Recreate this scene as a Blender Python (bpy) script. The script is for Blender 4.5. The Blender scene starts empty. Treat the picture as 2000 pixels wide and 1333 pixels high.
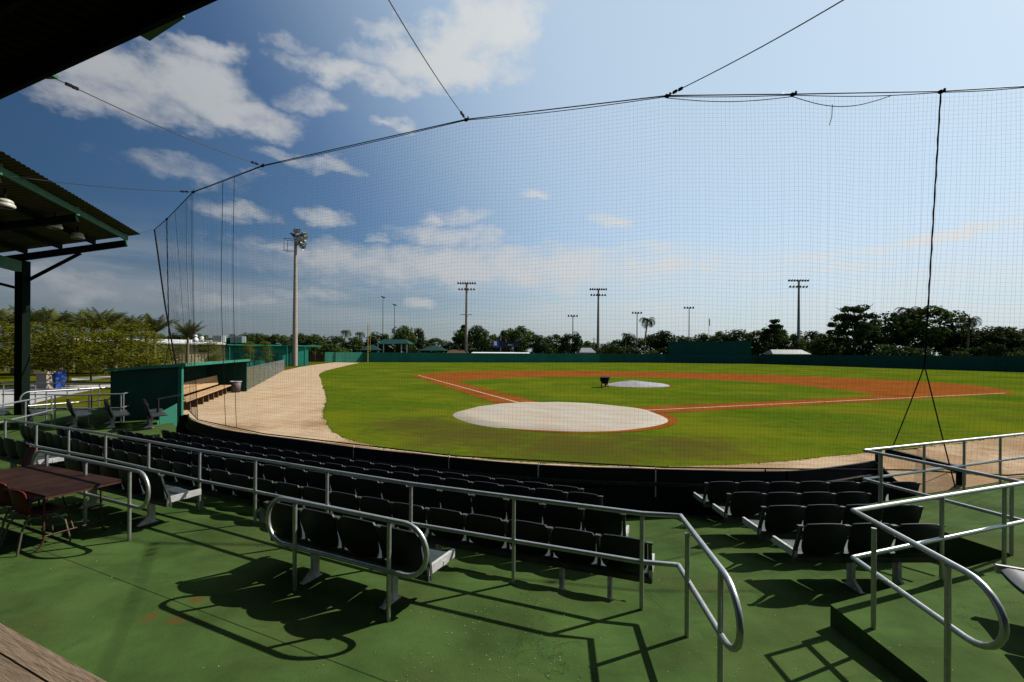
import bpy, math, random
from mathutils import Vector, Matrix

S = bpy.context.scene
COL = S.collection
R = math.radians

# ------------------------------------------------------------------ camera
F = 890.0            # focal length in photo pixels (2000 px wide)
HC = 2.34            # eye height above the playing field (field = 0)
ROLL = 0.006
def yh(px): return 691.0 + ROLL * (px - 1000.0)
def P(px, py, Y):
    """world point seen at a photo pixel when it stands Y metres away"""
    return Vector(((px - 1000.0) / F * Y, Y, HC - (py - yh(px)) * Y / F))
def G(px, py, z=0.0):
    """world point on the level z seen at a photo pixel"""
    Y = (HC - z) * F / (py - yh(px))
    return Vector(((px - 1000.0) / F * Y, Y, z))

cam_d = bpy.data.cameras.new('camera')
cam = bpy.data.objects.new('camera', cam_d); COL.objects.link(cam)
cam.location = (0, 0, HC)
cam.rotation_euler = (Matrix.Rotation(R(90), 4, 'X') @ Matrix.Rotation(ROLL, 4, 'Z')).to_euler()
cam_d.sensor_width = 36.0
cam_d.lens = 36.0 * F / 2000.0
cam_d.shift_y = 24.5 / 2000.0
cam_d.clip_start = 0.05; cam_d.clip_end = 9000
S.camera = cam

# ------------------------------------------------------------------ light
SUN_EL, SUN_AZ = R(42.5), R(66.3)        # azimuth clockwise from the view axis (+Y)
sun_vec = Vector((math.sin(SUN_AZ) * math.cos(SUN_EL), math.cos(SUN_AZ) * math.cos(SUN_EL), math.sin(SUN_EL)))
sd = bpy.data.lights.new('sun', 'SUN'); sd.energy = 5.0; sd.angle = R(0.5); sd.color = (1.0, 0.95, 0.86)
so = bpy.data.objects.new('sun', sd); COL.objects.link(so)
so.rotation_euler = sun_vec.to_track_quat('Z', 'Y').to_euler()
so.location = (40, 20, 40)

vs = S.view_settings
vs.view_transform = 'Standard'; vs.look = 'None'; vs.gamma = 1.0; vs.use_curve_mapping = False
vs.exposure = 0.67

# ------------------------------------------------------------------ sky with clouds
W = bpy.data.worlds.new('World'); S.world = W; W.use_nodes = True
nt = W.node_tree
for n in list(nt.nodes): nt.nodes.remove(n)
def wn(t, **k):
    n = nt.nodes.new(t)
    for a, b in k.items(): setattr(n, a, b)
    return n
def wl(a, b): nt.links.new(a, b)
def wm(op, a, b=None, c=None, clamp=False):
    n = wn('ShaderNodeMath', operation=op, use_clamp=clamp)
    for i, v in enumerate((a, b, c)):
        if v is None: continue
        if hasattr(v, 'is_linked'): wl(v, n.inputs[i])
        else: n.inputs[i].default_value = v
    return n.outputs[0]
sky = wn('ShaderNodeTexSky', sky_type='NISHITA', sun_disc=False)
sky.sun_elevation = SUN_EL; sky.sun_rotation = SUN_AZ
sky.altitude = 0; sky.air_density = 1.0; sky.dust_density = 1.2; sky.ozone_density = 2.0
tc = wn('ShaderNodeTexCoord')
sep = wn('ShaderNodeSeparateXYZ'); wl(tc.outputs['Generated'], sep.inputs[0])
az = wm('ARCTAN2', sep.outputs[0], sep.outputs[1])
el = wm('ARCSINE', sep.outputs[2])
comb = wn('ShaderNodeCombineXYZ'); wl(az, comb.inputs[0]); wl(el, comb.inputs[1])
def noise(scale, detail=6, rough=0.55, sx=1.0, sy=1.0, off=0.0):
    mp = wn('ShaderNodeMapping'); wl(comb.outputs[0], mp.inputs[0])
    mp.inputs['Scale'].default_value = (sx, sy, 1); mp.inputs['Location'].default_value = (off, off * .7, off)
    t = wn('ShaderNodeTexNoise'); wl(mp.outputs[0], t.inputs['Vector'])
    t.inputs['Scale'].default_value = scale; t.inputs['Detail'].default_value = detail
    t.inputs['Roughness'].default_value = rough
    return t.outputs['Fac']
n1 = noise(11, 9, 0.62, 1.0, 1.6)
n2 = noise(26, 5, 0.6, 1.0, 1.6, 3.1)
w1 = noise(8, 6, 0.6, 1.0, 1.8, 7.7); w2 = noise(10, 6, 0.6, 1.0, 1.8, 12.3)
azw = wm('ADD', az, wm('MULTIPLY', wm('SUBTRACT', w1, 0.5), 0.17)); elw = wm('ADD', el, wm('MULTIPLY', wm('SUBTRACT', w2, 0.5), 0.085))
nz = wm('ADD', wm('MULTIPLY', wm('SUBTRACT', n1, 0.5), 3.4), wm('MULTIPLY', wm('SUBTRACT', n2, 0.5), 1.0))
def px_dir(px, py):
    a = math.atan((px - 1000) / F)
    return a, math.atan((yh(px) - py) / F * math.cos(a))
clouds = [  # pixel centre, pixel half sizes, density: where each cloud hangs in the sky
 (190, 135, 180, 65, 1.15), (375, 160, 140, 68, 1.25), (470, 222, 130, 42, 1.1), (250, 200, 170, 40, .9), (400, 105, 70, 30, .9), (600, 195, 60, 18, .35),
 (690, 148, 135, 30, 1.0), (850, 130, 170, 42, 1.2), (965, 40, 95, 80, 1.25), (890, 85, 110, 45, 1.1), (740, 60, 40, 22, .6), (560, 85, 40, 15, .3),
 (760, 238, 28, 12, .7), (640, 428, 48, 22, .8), (900, 425, 60, 14, .6), (890, 462, 110, 20, .9), (870, 432, 40, 12, .8), (1040, 382, 30, 10, .7),
 (1170, 490, 95, 12, .8), (1750, 476, 260, 16, .95), (1185, 430, 36, 12, .6), (560, 495, 70, 14, .7), (470, 412, 70, 18, .6),
 (370, 335, 110, 22, .45), (600, 315, 70, 12, .4), (755, 462, 22, 8, .6), (820, 590, 40, 14, .6), (1700, 518, 120, 10, .45), (1080, 508, 120, 10, .35), (980, 525, 520, 44, 1.0), (1000, 495, 120, 16, .6), (1330, 522, 260, 14, .55), (60, 545, 260, 40, .55), (420, 585, 120, 22, .5), (600, 570, 90, 16, .5),
]
dens = None
for (cx, cy, wx, wy, d) in clouds:
    a, e = px_dir(cx, cy)
    a2, _ = px_dir(cx + wx, cy); a1, _ = px_dir(cx - wx, cy)
    _, e2 = px_dir(cx, cy - wy); _, e1 = px_dir(cx, cy + wy)
    sa = (a2 - a1) / 2; se = max((e2 - e1) / 2, .006)
    u = wm('DIVIDE', wm('SUBTRACT', azw, a), sa); v = wm('DIVIDE', wm('SUBTRACT', elw, e), se)
    q = wm('MULTIPLY', wm('SUBTRACT', 1.0, wm('ADD', wm('MULTIPLY', u, u), wm('MULTIPLY', v, v))), d)
    q = wm('MAXIMUM', q, -2.0)
    dens = q if dens is None else wm('MAXIMUM', dens, q)
dens = wm('ADD', dens, wm('MULTIPLY', nz, 0.85))
def sstep(x, lo, hi):
    n = wn('ShaderNodeMapRange', interpolation_type='SMOOTHSTEP')
    wl(x, n.inputs[0]); n.inputs[1].default_value = lo; n.inputs[2].default_value = hi
    return n.outputs[0]
cl = wm('MULTIPLY', sstep(dens, -0.55, 1.25), 0.92)
# low streaky stratus towards the horizon
st = noise(3.6, 7, 0.55, 1.0, 5.5, 1.7)
band = wm('MULTIPLY', sstep(el, 0.02, 0.10), wm('SUBTRACT', 1.0, sstep(el, 0.13, 0.26)))
st = wm('MULTIPLY', wm('MULTIPLY', sstep(st, 0.36, 0.62), band), 0.38)
cl = wm('MAXIMUM', cl, st)
# whitish air just above the horizon
hz = wm('MULTIPLY', wm('SUBTRACT', 1.0, sstep(el, -0.02, 0.24)), 0.72)
# how near a direction lies to the sun: polarised blue far from it, milky glare near it
dp = wn('ShaderNodeVectorMath', operation='DOT_PRODUCT'); wl(tc.outputs['Generated'], dp.inputs[0]); dp.inputs[1].default_value = sun_vec
near = sstep(dp.outputs['Value'], -0.38, 1.0)
gain = wm('ADD', wm('MULTIPLY', near, 1.12), 0.32)
mulc = wn('ShaderNodeVectorMath', operation='SCALE'); wl(sky.outputs[0], mulc.inputs[0]); wl(gain, mulc.inputs['Scale'])
def mixc(fac, a, b):
    m = wn('ShaderNodeMix', data_type='RGBA'); wl(fac, m.inputs[0])
    for s, v in ((6, a), (7, b)):
        if hasattr(v, 'is_linked'): wl(v, m.inputs[s])
        else: m.inputs[s].default_value = v
    return m.outputs[2]
tint = mixc(sstep(near, 0.05, 0.80), (0.50, 0.78, 1.0, 1), (0.90, 0.98, 1.0, 1))
tm = wn('ShaderNodeVectorMath', operation='MULTIPLY'); wl(mulc.outputs[0], tm.inputs[0]); wl(tint, tm.inputs[1])
milky = mixc(wm('MULTIPLY', sstep(near, 0.40, 1.0), 0.80), tm.outputs[0], (5.2, 6.5, 7.6, 1))
hcol = mixc(near, (1.75, 2.05, 2.4, 1), (5.7, 6.15, 6.4, 1))
c1 = mixc(hz, milky, hcol)
ccol = mixc(near, (2.9, 3.05, 3.3, 1), (7.0, 7.2, 7.2, 1))
c2 = mixc(cl, c1, ccol)
bg = wn('ShaderNodeBackground'); wl(c2, bg.inputs[0]); bg.inputs[1].default_value = 0.068
ow = wn('ShaderNodeOutputWorld'); wl(bg.outputs[0], ow.inputs[0])

# ------------------------------------------------------------------ helpers
class MB:
    """collects faces and links them as one mesh object"""
    def __init__(s): s.v = []; s.f = []; s.sm = []
    def add(s, vs_, fs, smooth=False):
        b = len(s.v); s.v += [tuple(x) for x in vs_]
        for f in fs: s.f.append(tuple(i + b for i in f)); s.sm.append(smooth)
    def box(s, c, size, M=None):
        hx, hy, hz_ = size[0] / 2, size[1] / 2, size[2] / 2
        pts = [Vector((x, y, z)) for x in (-hx, hx) for y in (-hy, hy) for z in (-hz_, hz_)]
        if M is not None: pts = [M @ p for p in pts]
        pts = [p + Vector(c) for p in pts]
        s.add(pts, [(0, 1, 3, 2), (4, 6, 7, 5), (0, 4, 5, 1), (2, 3, 7, 6), (0, 2, 6, 4), (1, 5, 7, 3)])
    def bar(s, a, b, w, h, up=(0, 0, 1)):
        a = Vector(a); b = Vector(b); d = (b - a).normalized(); up = Vector(up)
        x = d.cross(up)
        if x.length < 1e-4: x = d.cross(Vector((1, 0, 0)))
        x.normalize(); y = x.cross(d)
        pts = [q + x * (i * w / 2) + y * (j * h / 2) for q in (a, b) for i, j in ((-1, -1), (1, -1), (1, 1), (-1, 1))]
        s.add(pts, [(3, 2, 1, 0), (4, 5, 6, 7), (0, 1, 5, 4), (1, 2, 6, 5), (2, 3, 7, 6), (3, 0, 4, 7)])
    def tube(s, pts, r, n=8, caps=True, smooth=True, closed=False):
        pts = [Vector(p) for p in pts]; m = len(pts)
        rad = r if isinstance(r, (list, tuple)) else [r] * m
        ref = None; rings = []
        for i, p in enumerate(pts):
            if closed: d = pts[(i + 1) % m] - pts[i - 1]
            else: d = pts[min(i + 1, m - 1)] - pts[max(i - 1, 0)]
            d.normalize()
            if ref is None:
                ref = d.cross(Vector((0, 0, 1)))
                if ref.length < 1e-3: ref = d.cross(Vector((1, 0, 0)))
            ref = (ref - d * ref.dot(d)).normalized(); bn = d.cross(ref)
            rings.append([p + (ref * math.cos(2 * math.pi * k / n) + bn * math.sin(2 * math.pi * k / n)) * rad[i] for k in range(n)])
        vs_ = [q for rg in rings for q in rg]; fs = []
        for i in range(m if closed else m - 1):
            j = (i + 1) % m
            for k in range(n):
                k2 = (k + 1) % n
                fs.append((i * n + k, i * n + k2, j * n + k2, j * n + k))
        s.add(vs_, fs, smooth)
        if caps and not closed: s.add(vs_[:n][::-1], [tuple(range(n))]); s.add(vs_[-n:], [tuple(range(n))])
    def prism(s, poly, z0, z1):
        n = len(poly)
        s.add([(p[0], p[1], z0) for p in poly] + [(p[0], p[1], z1) for p in poly],
              [tuple(range(n))[::-1], tuple(range(n, 2 * n))] + [(i, (i + 1) % n, n + (i + 1) % n, n + i) for i in range(n)])
    def sheet(s, pts): s.add(pts, [tuple(range(len(pts)))])
    def mesh(s, name, mat):
        me = bpy.data.meshes.new(name); me.from_pydata(s.v, [], s.f)
        me.polygons.foreach_set('use_smooth', s.sm); me.materials.append(mat); me.update()
        return me
    def build(s, name, mat, parent=None):
        return obj(name, s.mesh(name, mat), parent)

def obj(name, me, parent=None):
    o = bpy.data.objects.new(name, me); COL.objects.link(o)
    if parent is not None: o.parent = parent
    return o
def tag(o, label=None, cat=None, group=None, kind=None):
    if label: o['label'] = label
    if cat: o['category'] = cat
    if group: o['group'] = group
    if kind: o['kind'] = kind
    return o
def thing(name, loc=(0, 0, 0), rz=0.0, label=None, cat=None, group=None):
    o = bpy.data.objects.new(name, None); COL.objects.link(o)
    o.location = loc; o.rotation_euler = (0, 0, rz); o.empty_display_size = .2
    return tag(o, label, cat, group)
def copy_tree(o, parent=None):
    c = o.copy(); COL.objects.link(c)
    if parent is not None: c.parent = parent
    for ch in o.children: copy_tree(ch, c)
    return c
def rnd(a, b): return random.uniform(a, b)

# ------------------------------------------------------------------ materials
KA = .80                                    # overall paint value for this exposure
def mat(name, col, rough=.6, metal=0.0, var=.15, vscale=6.0, col2=None, detail=5, bump=0.0, bscale=40.0, spec=.3, coord='Object', stretch=(1, 1, 1), rand=0.0, fn=None, grain=None):
    m = bpy.data.materials.new(name); m.use_nodes = True
    if metal < .5: col = tuple(c * KA for c in col); col2 = tuple(c * KA for c in col2) if col2 else None
    t = m.node_tree; N = t.nodes; L = t.links
    b = N['Principled BSDF']
    tcx = N.new('ShaderNodeTexCoord'); mp = N.new('ShaderNodeMapping'); L.new(tcx.outputs[coord], mp.inputs[0])
    if grain is None: mp.inputs['Scale'].default_value = stretch
    else:
        mp.vector_type = 'TEXTURE'; mp.inputs['Rotation'].default_value = (0, 0, grain); mp.inputs['Scale'].default_value = tuple(1 / q for q in stretch)
    nz_ = N.new('ShaderNodeTexNoise'); L.new(mp.outputs[0], nz_.inputs['Vector'])
    nz_.inputs['Scale'].default_value = vscale; nz_.inputs['Detail'].default_value = detail; nz_.inputs['Roughness'].default_value = .6
    rp = N.new('ShaderNodeValToRGB'); L.new(nz_.outputs['Fac'], rp.inputs[0])
    a = tuple(c * (1 - var) for c in col); c2 = col2 if col2 else tuple(min(1, c * (1 + var)) for c in col)
    rp.color_ramp.elements[0].position = .32; rp.color_ramp.elements[1].position = .68
    rp.color_ramp.elements[0].color = (*a, 1); rp.color_ramp.elements[1].color = (*c2, 1)
    out = rp.outputs[0]
    if rand > 0:
        oi = N.new('ShaderNodeObjectInfo'); mr = N.new('ShaderNodeMapRange'); L.new(oi.outputs['Random'], mr.inputs[0])
        mr.inputs[3].default_value = 1 - rand; mr.inputs[4].default_value = 1 + rand
        vm = N.new('ShaderNodeVectorMath'); vm.operation = 'SCALE'; L.new(out, vm.inputs[0]); L.new(mr.outputs[0], vm.inputs['Scale']); out = vm.outputs[0]
    if fn: out = fn(t, tcx, out)
    L.new(out, b.inputs['Base Color'])
    b.inputs['Roughness'].default_value = rough; b.inputs['Metallic'].default_value = metal
    b.inputs['Specular IOR Level'].default_value = spec
    if bump > 0:
        n2_ = N.new('ShaderNodeTexNoise'); L.new(mp.outputs[0], n2_.inputs['Vector']); n2_.inputs['Scale'].default_value = bscale; n2_.inputs['Detail'].default_value = 4
        bp = N.new('ShaderNodeBump'); L.new(n2_.outputs['Fac'], bp.inputs['Height']); bp.inputs['Strength'].default_value = bump; bp.inputs['Distance'].default_value = .02
        L.new(bp.outputs[0], b.inputs['Normal'])
    return m
def nmix(t, fac, a, colour):
    m = t.nodes.new('ShaderNodeMix'); m.data_type = 'RGBA'
    if hasattr(fac, 'is_linked'): t.links.new(fac, m.inputs[0])
    else: m.inputs[0].default_value = fac
    t.links.new(a, m.inputs[6])
    if hasattr(colour, 'is_linked'): t.links.new(colour, m.inputs[7])
    else: m.inputs[7].default_value = (*[c * KA for c in colour], 1)
    return m.outputs[2]
def nnoise(t, vec, scale, detail=4, rough=.6):
    n = t.nodes.new('ShaderNodeTexNoise'); t.links.new(vec, n.inputs['Vector'])
    n.inputs['Scale'].default_value = scale; n.inputs['Detail'].default_value = detail; n.inputs['Roughness'].default_value = rough
    return n.outputs['Fac']
def nrange(t, x, lo, hi, a=0.0, b=1.0):
    n = t.nodes.new('ShaderNodeMapRange'); n.interpolation_type = 'SMOOTHSTEP'; t.links.new(x, n.inputs[0])
    for i, v in ((1, lo), (2, hi), (3, a), (4, b)): n.inputs[i].default_value = v
    return n.outputs[0]
def nmath(t, op, a, b=None):
    n = t.nodes.new('ShaderNodeMath'); n.operation = op
    for i, v in enumerate((a, b)):
        if v is None: continue
        if hasattr(v, 'is_linked'): t.links.new(v, n.inputs[i])
        else: n.inputs[i].default_value = v
    return n.outputs[0]

def deck_fn(t, tcx, out):
    v = tcx.outputs['Object']
    out = nmix(t, nrange(t, nnoise(t, v, .55, 5), .45, .72, 0, .55), out, (.064, .074, .024))      # sun-bleached, brownish wear
    out = nmix(t, nrange(t, nnoise(t, v, 2.3, 6, .7), .55, .75, 0, .5), out, (.016, .048, .015))    # darker damp blotches
    vo = t.nodes.new('ShaderNodeTexVoronoi'); t.links.new(v, vo.inputs['Vector']); vo.inputs['Scale'].default_value = 9
    sp = nmath(t, 'MULTIPLY', nrange(t, vo.outputs['Distance'], .03, .075, 1, 0), nrange(t, nnoise(t, v, 1.1, 2), .50, .62))
    out = nmix(t, nmath(t, 'MULTIPLY', sp, .8), out, (.20, .19, .10))                               # seed shells and grit
    # rust spots left by a stand that stood near the timber step
    for (x, y, r) in ((-3.43, 4.34, .11), (-3.15, 4.30, .13), (-3.2, 4.65, .12)):
        d = t.nodes.new('ShaderNodeVectorMath'); d.operation = 'DISTANCE'; t.links.new(v, d.inputs[0]); d.inputs[1].default_value = (x, y, -.19)
        k = nmath(t, 'ADD', nmath(t, 'DIVIDE', d.outputs['Value'], r), nmath(t, 'MULTIPLY', nnoise(t, v, 14, 5), 1.2))
        out = nmix(t, nrange(t, k, .7, 1.6, .6, 0), out, (.10, .045, .012))
    mp2 = t.nodes.new('ShaderNodeMapping'); t.links.new(v, mp2.inputs[0]); mp2.inputs['Scale'].default_value = (.35, 1.6, 1); mp2.inputs['Rotation'].default_value = (0, 0, .42)
    out = nmix(t, nrange(t, nnoise(t, mp2.outputs[0], 2.2, 7, .7), .54, .68, 0, .45), out, (.030, .050, .016))   # scuffed traffic lines
    out = nmix(t, nrange(t, nnoise(t, v, 38, 3, .8), .62, .74, 0, .35), out, (.095, .105, .050))                     # chalky grain
    ck = nmath(t, 'ABSOLUTE', nmath(t, 'SUBTRACT', nnoise(t, v, .62, 8, .62), .5))
    out = nmix(t, nmath(t, 'MULTIPLY', nrange(t, ck, .0012, .0028, .6, 0), nrange(t, nnoise(t, v, .4, 2), .48, .58)), out, (.012, .018, .008))   # hairline cracks
    # joint in the concrete, parallel to the railing
    d = t.nodes.new('ShaderNodeVectorMath'); d.operation = 'DOT_PRODUCT'; t.links.new(v, d.inputs[0]); d.inputs[1].default_value = (.4145, .910, 0)
    k = nmath(t, 'ADD', nmath(t, 'ABSOLUTE', nmath(t, 'SUBTRACT', d.outputs['Value'], 2.795)), nmath(t, 'MULTIPLY', nnoise(t, v, 11, 3), .006))
    out = nmix(t, nrange(t, k, .006, .012, .85, 0), out, (.010, .016, .008))
    return out
def grass_fn(t, tcx, out):
    v = tcx.outputs['Object']
    out = nmix(t, nrange(t, nnoise(t, v, .22, 6, .6), .40, .62, 0, .85), out, (.104, .118, .007))     # lighter yellow-green
    out = nmix(t, nrange(t, nnoise(t, v, .13, 5, .6), .50, .62, 0, .65), out, (.040, .078, .004))
    out = nmix(t, nrange(t, nnoise(t, v, .30, 5, .65), .54, .70, 0, .6), out, (.085, .070, .010))       # thin brown patches
    for (x, y, rr) in ((1.8, 11.6, 3.4), (-1.2, 13.0, 3.0), (-3.2, 15.0, 2.4), (4.8, 11.8, 2.2)):        # worn turf round the plate
        d = t.nodes.new('ShaderNodeVectorMath'); d.operation = 'DISTANCE'; t.links.new(v, d.inputs[0]); d.inputs[1].default_value = (x, y, 0)
        k = nmath(t, 'ADD', nmath(t, 'DIVIDE', d.outputs['Value'], rr), nmath(t, 'MULTIPLY', nnoise(t, v, 1.1, 6, .7), 1.7))
        out = nmix(t, nrange(t, k, .95, 1.85, .85, 0), out, (.066, .054, .012))
    return nmix(t, nrange(t, nnoise(t, v, 5.5, 5, .75), .55, .70, 0, .5), out, (.040, .064, .005))       # darker tussocks
def sand_fn(t, tcx, out):
    v = tcx.outputs['Object']
    out = nmix(t, nrange(t, nnoise(t, v, .35, 5, .7), .48, .68, 0, .8), out, (.36, .225, .125))
    out = nmix(t, nrange(t, nnoise(t, v, 9, 5, .8), .55, .72, 0, .6), out, (.27, .17, .09))
    for (x, y, rx) in ((-5.9, 15.2, 1.9), (-6.6, 19.0, 2.0), (-8.6, 13.9, 1.6), (-4.2, 11.6, 1.0), (9.5, 10.2, 3.2), (14, 12.5, 4.0), (4.8, 9.6, 2.0)):
        d = t.nodes.new('ShaderNodeVectorMath'); d.operation = 'DISTANCE'; t.links.new(v, d.inputs[0]); d.inputs[1].default_value = (x, y, 0)
        k = nmath(t, 'ADD', nmath(t, 'DIVIDE', d.outputs['Value'], rx), nmath(t, 'MULTIPLY', nnoise(t, v, 1.6, 6, .75), 2.0))
        out = nmix(t, nrange(t, k, 1.1, 2.0, .8, 0), out, (.215, .13, .06))
    return out
def dirt_fn(t, tcx, out):
    v = tcx.outputs['Object']
    return nmix(t, nrange(t, nnoise(t, v, .25, 6, .7), .45, .7, 0, .7), out, (.130, .038, .009))

M = {}
M['deck'] = mat('deck_paint', (.046, .082, .022), .85, var=.30, vscale=1.3, bump=.2, bscale=60, spec=.015, fn=deck_fn)
M['grass'] = mat('grass', (.060, .092, .006), .95, var=.25, vscale=3.0, bump=.5, bscale=30, spec=.0, fn=grass_fn)
M['lawn'] = mat('lawn', (.068, .072, .005), .95, var=.3, vscale=.8, bump=.4, bscale=30, spec=.0)
M['sand'] = mat('sand', (.40, .295, .19), .95, var=.14, vscale=1.2, bump=.6, bscale=14, spec=.05, fn=sand_fn)
M['dirt'] = mat('red_dirt', (.190, .060, .012), .95, var=.2, vscale=.9, bump=.3, bscale=14, spec=.0, fn=dirt_fn)
M['chalk'] = mat('chalk', (.46, .30, .20), .95, var=.25, vscale=5, spec=.05)
M['shell'] = mat('seed_shell', (.27, .23, .13), .9, var=.3, spec=.05)
M['path'] = mat('concrete_path', (.33, .32, .31), .9, var=.08, vscale=2, spec=.1)
M['tarp'] = mat('tan_tarp', (.40, .32, .22), .75, var=.12, vscale=.9, col2=(.34, .31, .265), bump=.25, bscale=4, spec=.2)
M['mound'] = mat('grey_tarp', (.23, .23, .245), .65, var=.3, vscale=1.6, bump=.5, bscale=4, spec=.25)
M['blackpad'] = mat('black_padding', (.009, .009, .011), .75, var=.3, vscale=4, spec=.12, bump=.1)
M['ledge'] = mat('mouldy_ledge', (.018, .017, .012), .9, var=.7, vscale=14, col2=(.05, .045, .03), spec=.1)
M['seat'] = mat('seat_plastic', (.0075, .0085, .0095), .5, var=.4, vscale=5, spec=.22)
M['pan'] = mat('seat_pan_plastic', (.032, .042, .041), .5, var=.2, vscale=12, spec=.35)
M['strut'] = mat('seat_bracket_metal', (.055, .062, .055), .55, .2, var=.25, vscale=9, spec=.35)
M['beam'] = mat('seat_beam_paint', (.060, .070, .050), .6, .1, var=.25, vscale=5, spec=.3)
M['leg'] = mat('seat_leg_paint', (.66, .62, .52), .6, 0, var=.3, vscale=14, col2=(.78, .75, .66), spec=.3)
M['cap'] = mat('end_panel_metal', (.46, .46, .45), .5, .1, var=.15, vscale=14, spec=.4)
M['steel'] = mat('galvanised_rail', (.36, .37, .36), .38, .75, var=.14, vscale=18, spec=.5)
M['roofsteel'] = mat('green_steel', (.014, .105, .042), .6, 0, var=.2, vscale=3, spec=.3)
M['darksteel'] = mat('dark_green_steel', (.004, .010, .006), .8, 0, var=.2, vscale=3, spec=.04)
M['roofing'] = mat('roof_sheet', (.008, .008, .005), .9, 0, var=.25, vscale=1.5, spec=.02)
M['sheet'] = mat('brown_roof_sheet', (.052, .046, .022), .7, 0, var=.2, vscale=1.5, spec=.1)
M['parkroof'] = mat('park_roof_paint', (.012, .048, .042), .8, var=.15, spec=.05)
M['rope'] = mat('black_rope', (.010, .010, .010), .9, var=.2, spec=.05)
M['net'] = mat('net_twine', (.012, .014, .016), .9, var=.1, spec=.05)
M['cable'] = mat('steel_cable', (.045, .045, .045), .6, .3, var=.2, spec=.3)
M['wallgreen'] = mat('outfield_wall_paint', (.016, .155, .115), .7, var=.16, vscale=.4, spec=.15)
M['eye'] = mat('dark_wall_paint', (.010, .088, .075), .75, var=.1, vscale=.3, spec=.1)
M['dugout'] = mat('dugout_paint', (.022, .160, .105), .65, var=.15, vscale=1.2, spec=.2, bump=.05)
M['dugshade'] = mat('dugout_shaded_paint', (.009, .046, .032), .8, var=.15, vscale=1.2, spec=.1)  # darker copy of the dugout paint, shade of end and back walls put into colour
M['timber'] = mat('bench_timber', (.42, .27, .145), .75, var=.2, vscale=3, stretch=(1, 1, 14), spec=.15)
M['brown'] = mat('brown_paint', (.10, .055, .03), .8, var=.2, spec=.1)
M['oldwood'] = mat('weathered_plank', (.15, .112, .075), .85, var=.35, vscale=3.2, stretch=(1, 14, 1), detail=9, bump=.6, bscale=7, spec=.1, grain=R(-24.3))
M['tealdark'] = mat('dark_teal_paint', (.010, .032, .032), .7, var=.2, spec=.15)
M['cream'] = mat('cream_siding', (.50, .40, .25), .8, var=.12, vscale=1.5, spec=.1)
M['teal'] = mat('teal_siding', (.012, .205, .150), .7, var=.12, vscale=1, spec=.15)
M['tealtrim'] = mat('teal_trim', (.010, .10, .08), .7, var=.1, spec=.15)
M['white'] = mat('white_paint', (.72, .72, .70), .6, var=.06, spec=.3)
M['grey'] = mat('grey_metal', (.22, .23, .24), .55, .2, var=.15, spec=.35)
M['concrete'] = mat('pole_concrete', (.33, .28, .23), .85, var=.12, vscale=2, spec=.1)
M['lamp'] = mat('floodlight_metal', (.13, .135, .13), .5, .3, var=.2, spec=.4)
M['lampwhite'] = mat('lamp_glass', (.45, .42, .36), .4, var=.1, spec=.4)
M['yellow'] = mat('yellow_paint', (.50, .36, .07), .6, var=.12, spec=.25)
M['blue'] = mat('blue_plastic', (.012, .060, .30), .5, var=.04, spec=.35)
M['navy'] = mat('scoreboard_face', (.010, .012, .030), .5, var=.2, spec=.25)
M['bin'] = mat('grey_bin_plastic', (.115, .085, .095), .6, var=.2, vscale=6, spec=.3)
M['red'] = mat('red_chair_shell', (.11, .010, .011), .55, var=.2, spec=.2)
M['chairleg'] = mat('chair_leg_steel', (.11, .095, .07), .45, .6, var=.3, vscale=20, spec=.4)
M['table'] = mat('brown_table_top', (.024, .011, .0075), .7, var=.45, vscale=3, spec=.08)
M['tableleg'] = mat('table_leg_steel', (.07, .028, .02), .55, .3, var=.3, spec=.3)
M['glass'] = mat('dark_glass', (.015, .018, .02), .2, var=.1, spec=.5)
M['fence'] = mat('chain_link_wire', (.13, .13, .12), .6, .3, var=.1, spec=.3)
M['bark'] = mat('bark', (.085, .065, .045), .9, var=.3, vscale=6, spec=.05)
M['palmtrunk'] = mat('palm_trunk', (.20, .155, .105), .9, var=.3, vscale=9, spec=.05)
def leafmat(name, col, col2, rand=.22, scale=.8):
    m = mat(name, col, .8, var=0.0, vscale=scale, col2=col2, rand=rand, spec=.03)
    t = m.node_tree; b = t.nodes['Principled BSDF']
    tr = t.nodes.new('ShaderNodeBsdfTranslucent'); mx = t.nodes.new('ShaderNodeMixShader'); mx.inputs[0].default_value = .22
    src = b.inputs['Base Color'].links[0].from_socket
    t.links.new(src, tr.inputs[0]); t.links.new(b.outputs[0], mx.inputs[1]); t.links.new(tr.outputs[0], mx.inputs[2])
    t.links.new(mx.outputs[0], t.nodes['Material Output'].inputs[0])
    return m
M['leafdark'] = leafmat('leaf_dark', (.022, .040, .010), (.045, .065, .014))
M['leafmid'] = leafmat('leaf_mid', (.035, .062, .011), (.070, .095, .018))
M['leafolive'] = leafmat('leaf_olive', (.055, .070, .005), (.170, .170, .014), .35, 1.4)
M['leafpalm'] = leafmat('palm_frond', (.035, .055, .016), (.075, .085, .030))
M['leafdry'] = leafmat('dry_palm_frond', (.125, .110, .045), (.075, .105, .022))

# ------------------------------------------------------------------ the stand's levels
ZD = -0.19                                   # walkway level, camera stands above it
AX = lambda x: 0.0086 * x * x - 0.4041 * x + 5.5249      # line of the rear seat row, left block
def yref(x):
    if x <= 1.5: return AX(x)
    if x >= 3.4: return 5.45
    return AX(1.5) + (5.45 - AX(1.5)) * (x - 1.5) / 1.9
def zpit(x, y):
    t = (y - yref(x)) * .92
    if t < 0: return min(ZD - .012, -.46 + .07 * -t)
    if t < 3: return -.46 - .11 * t
    return -.79 - .25 * (t - 3)

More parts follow.
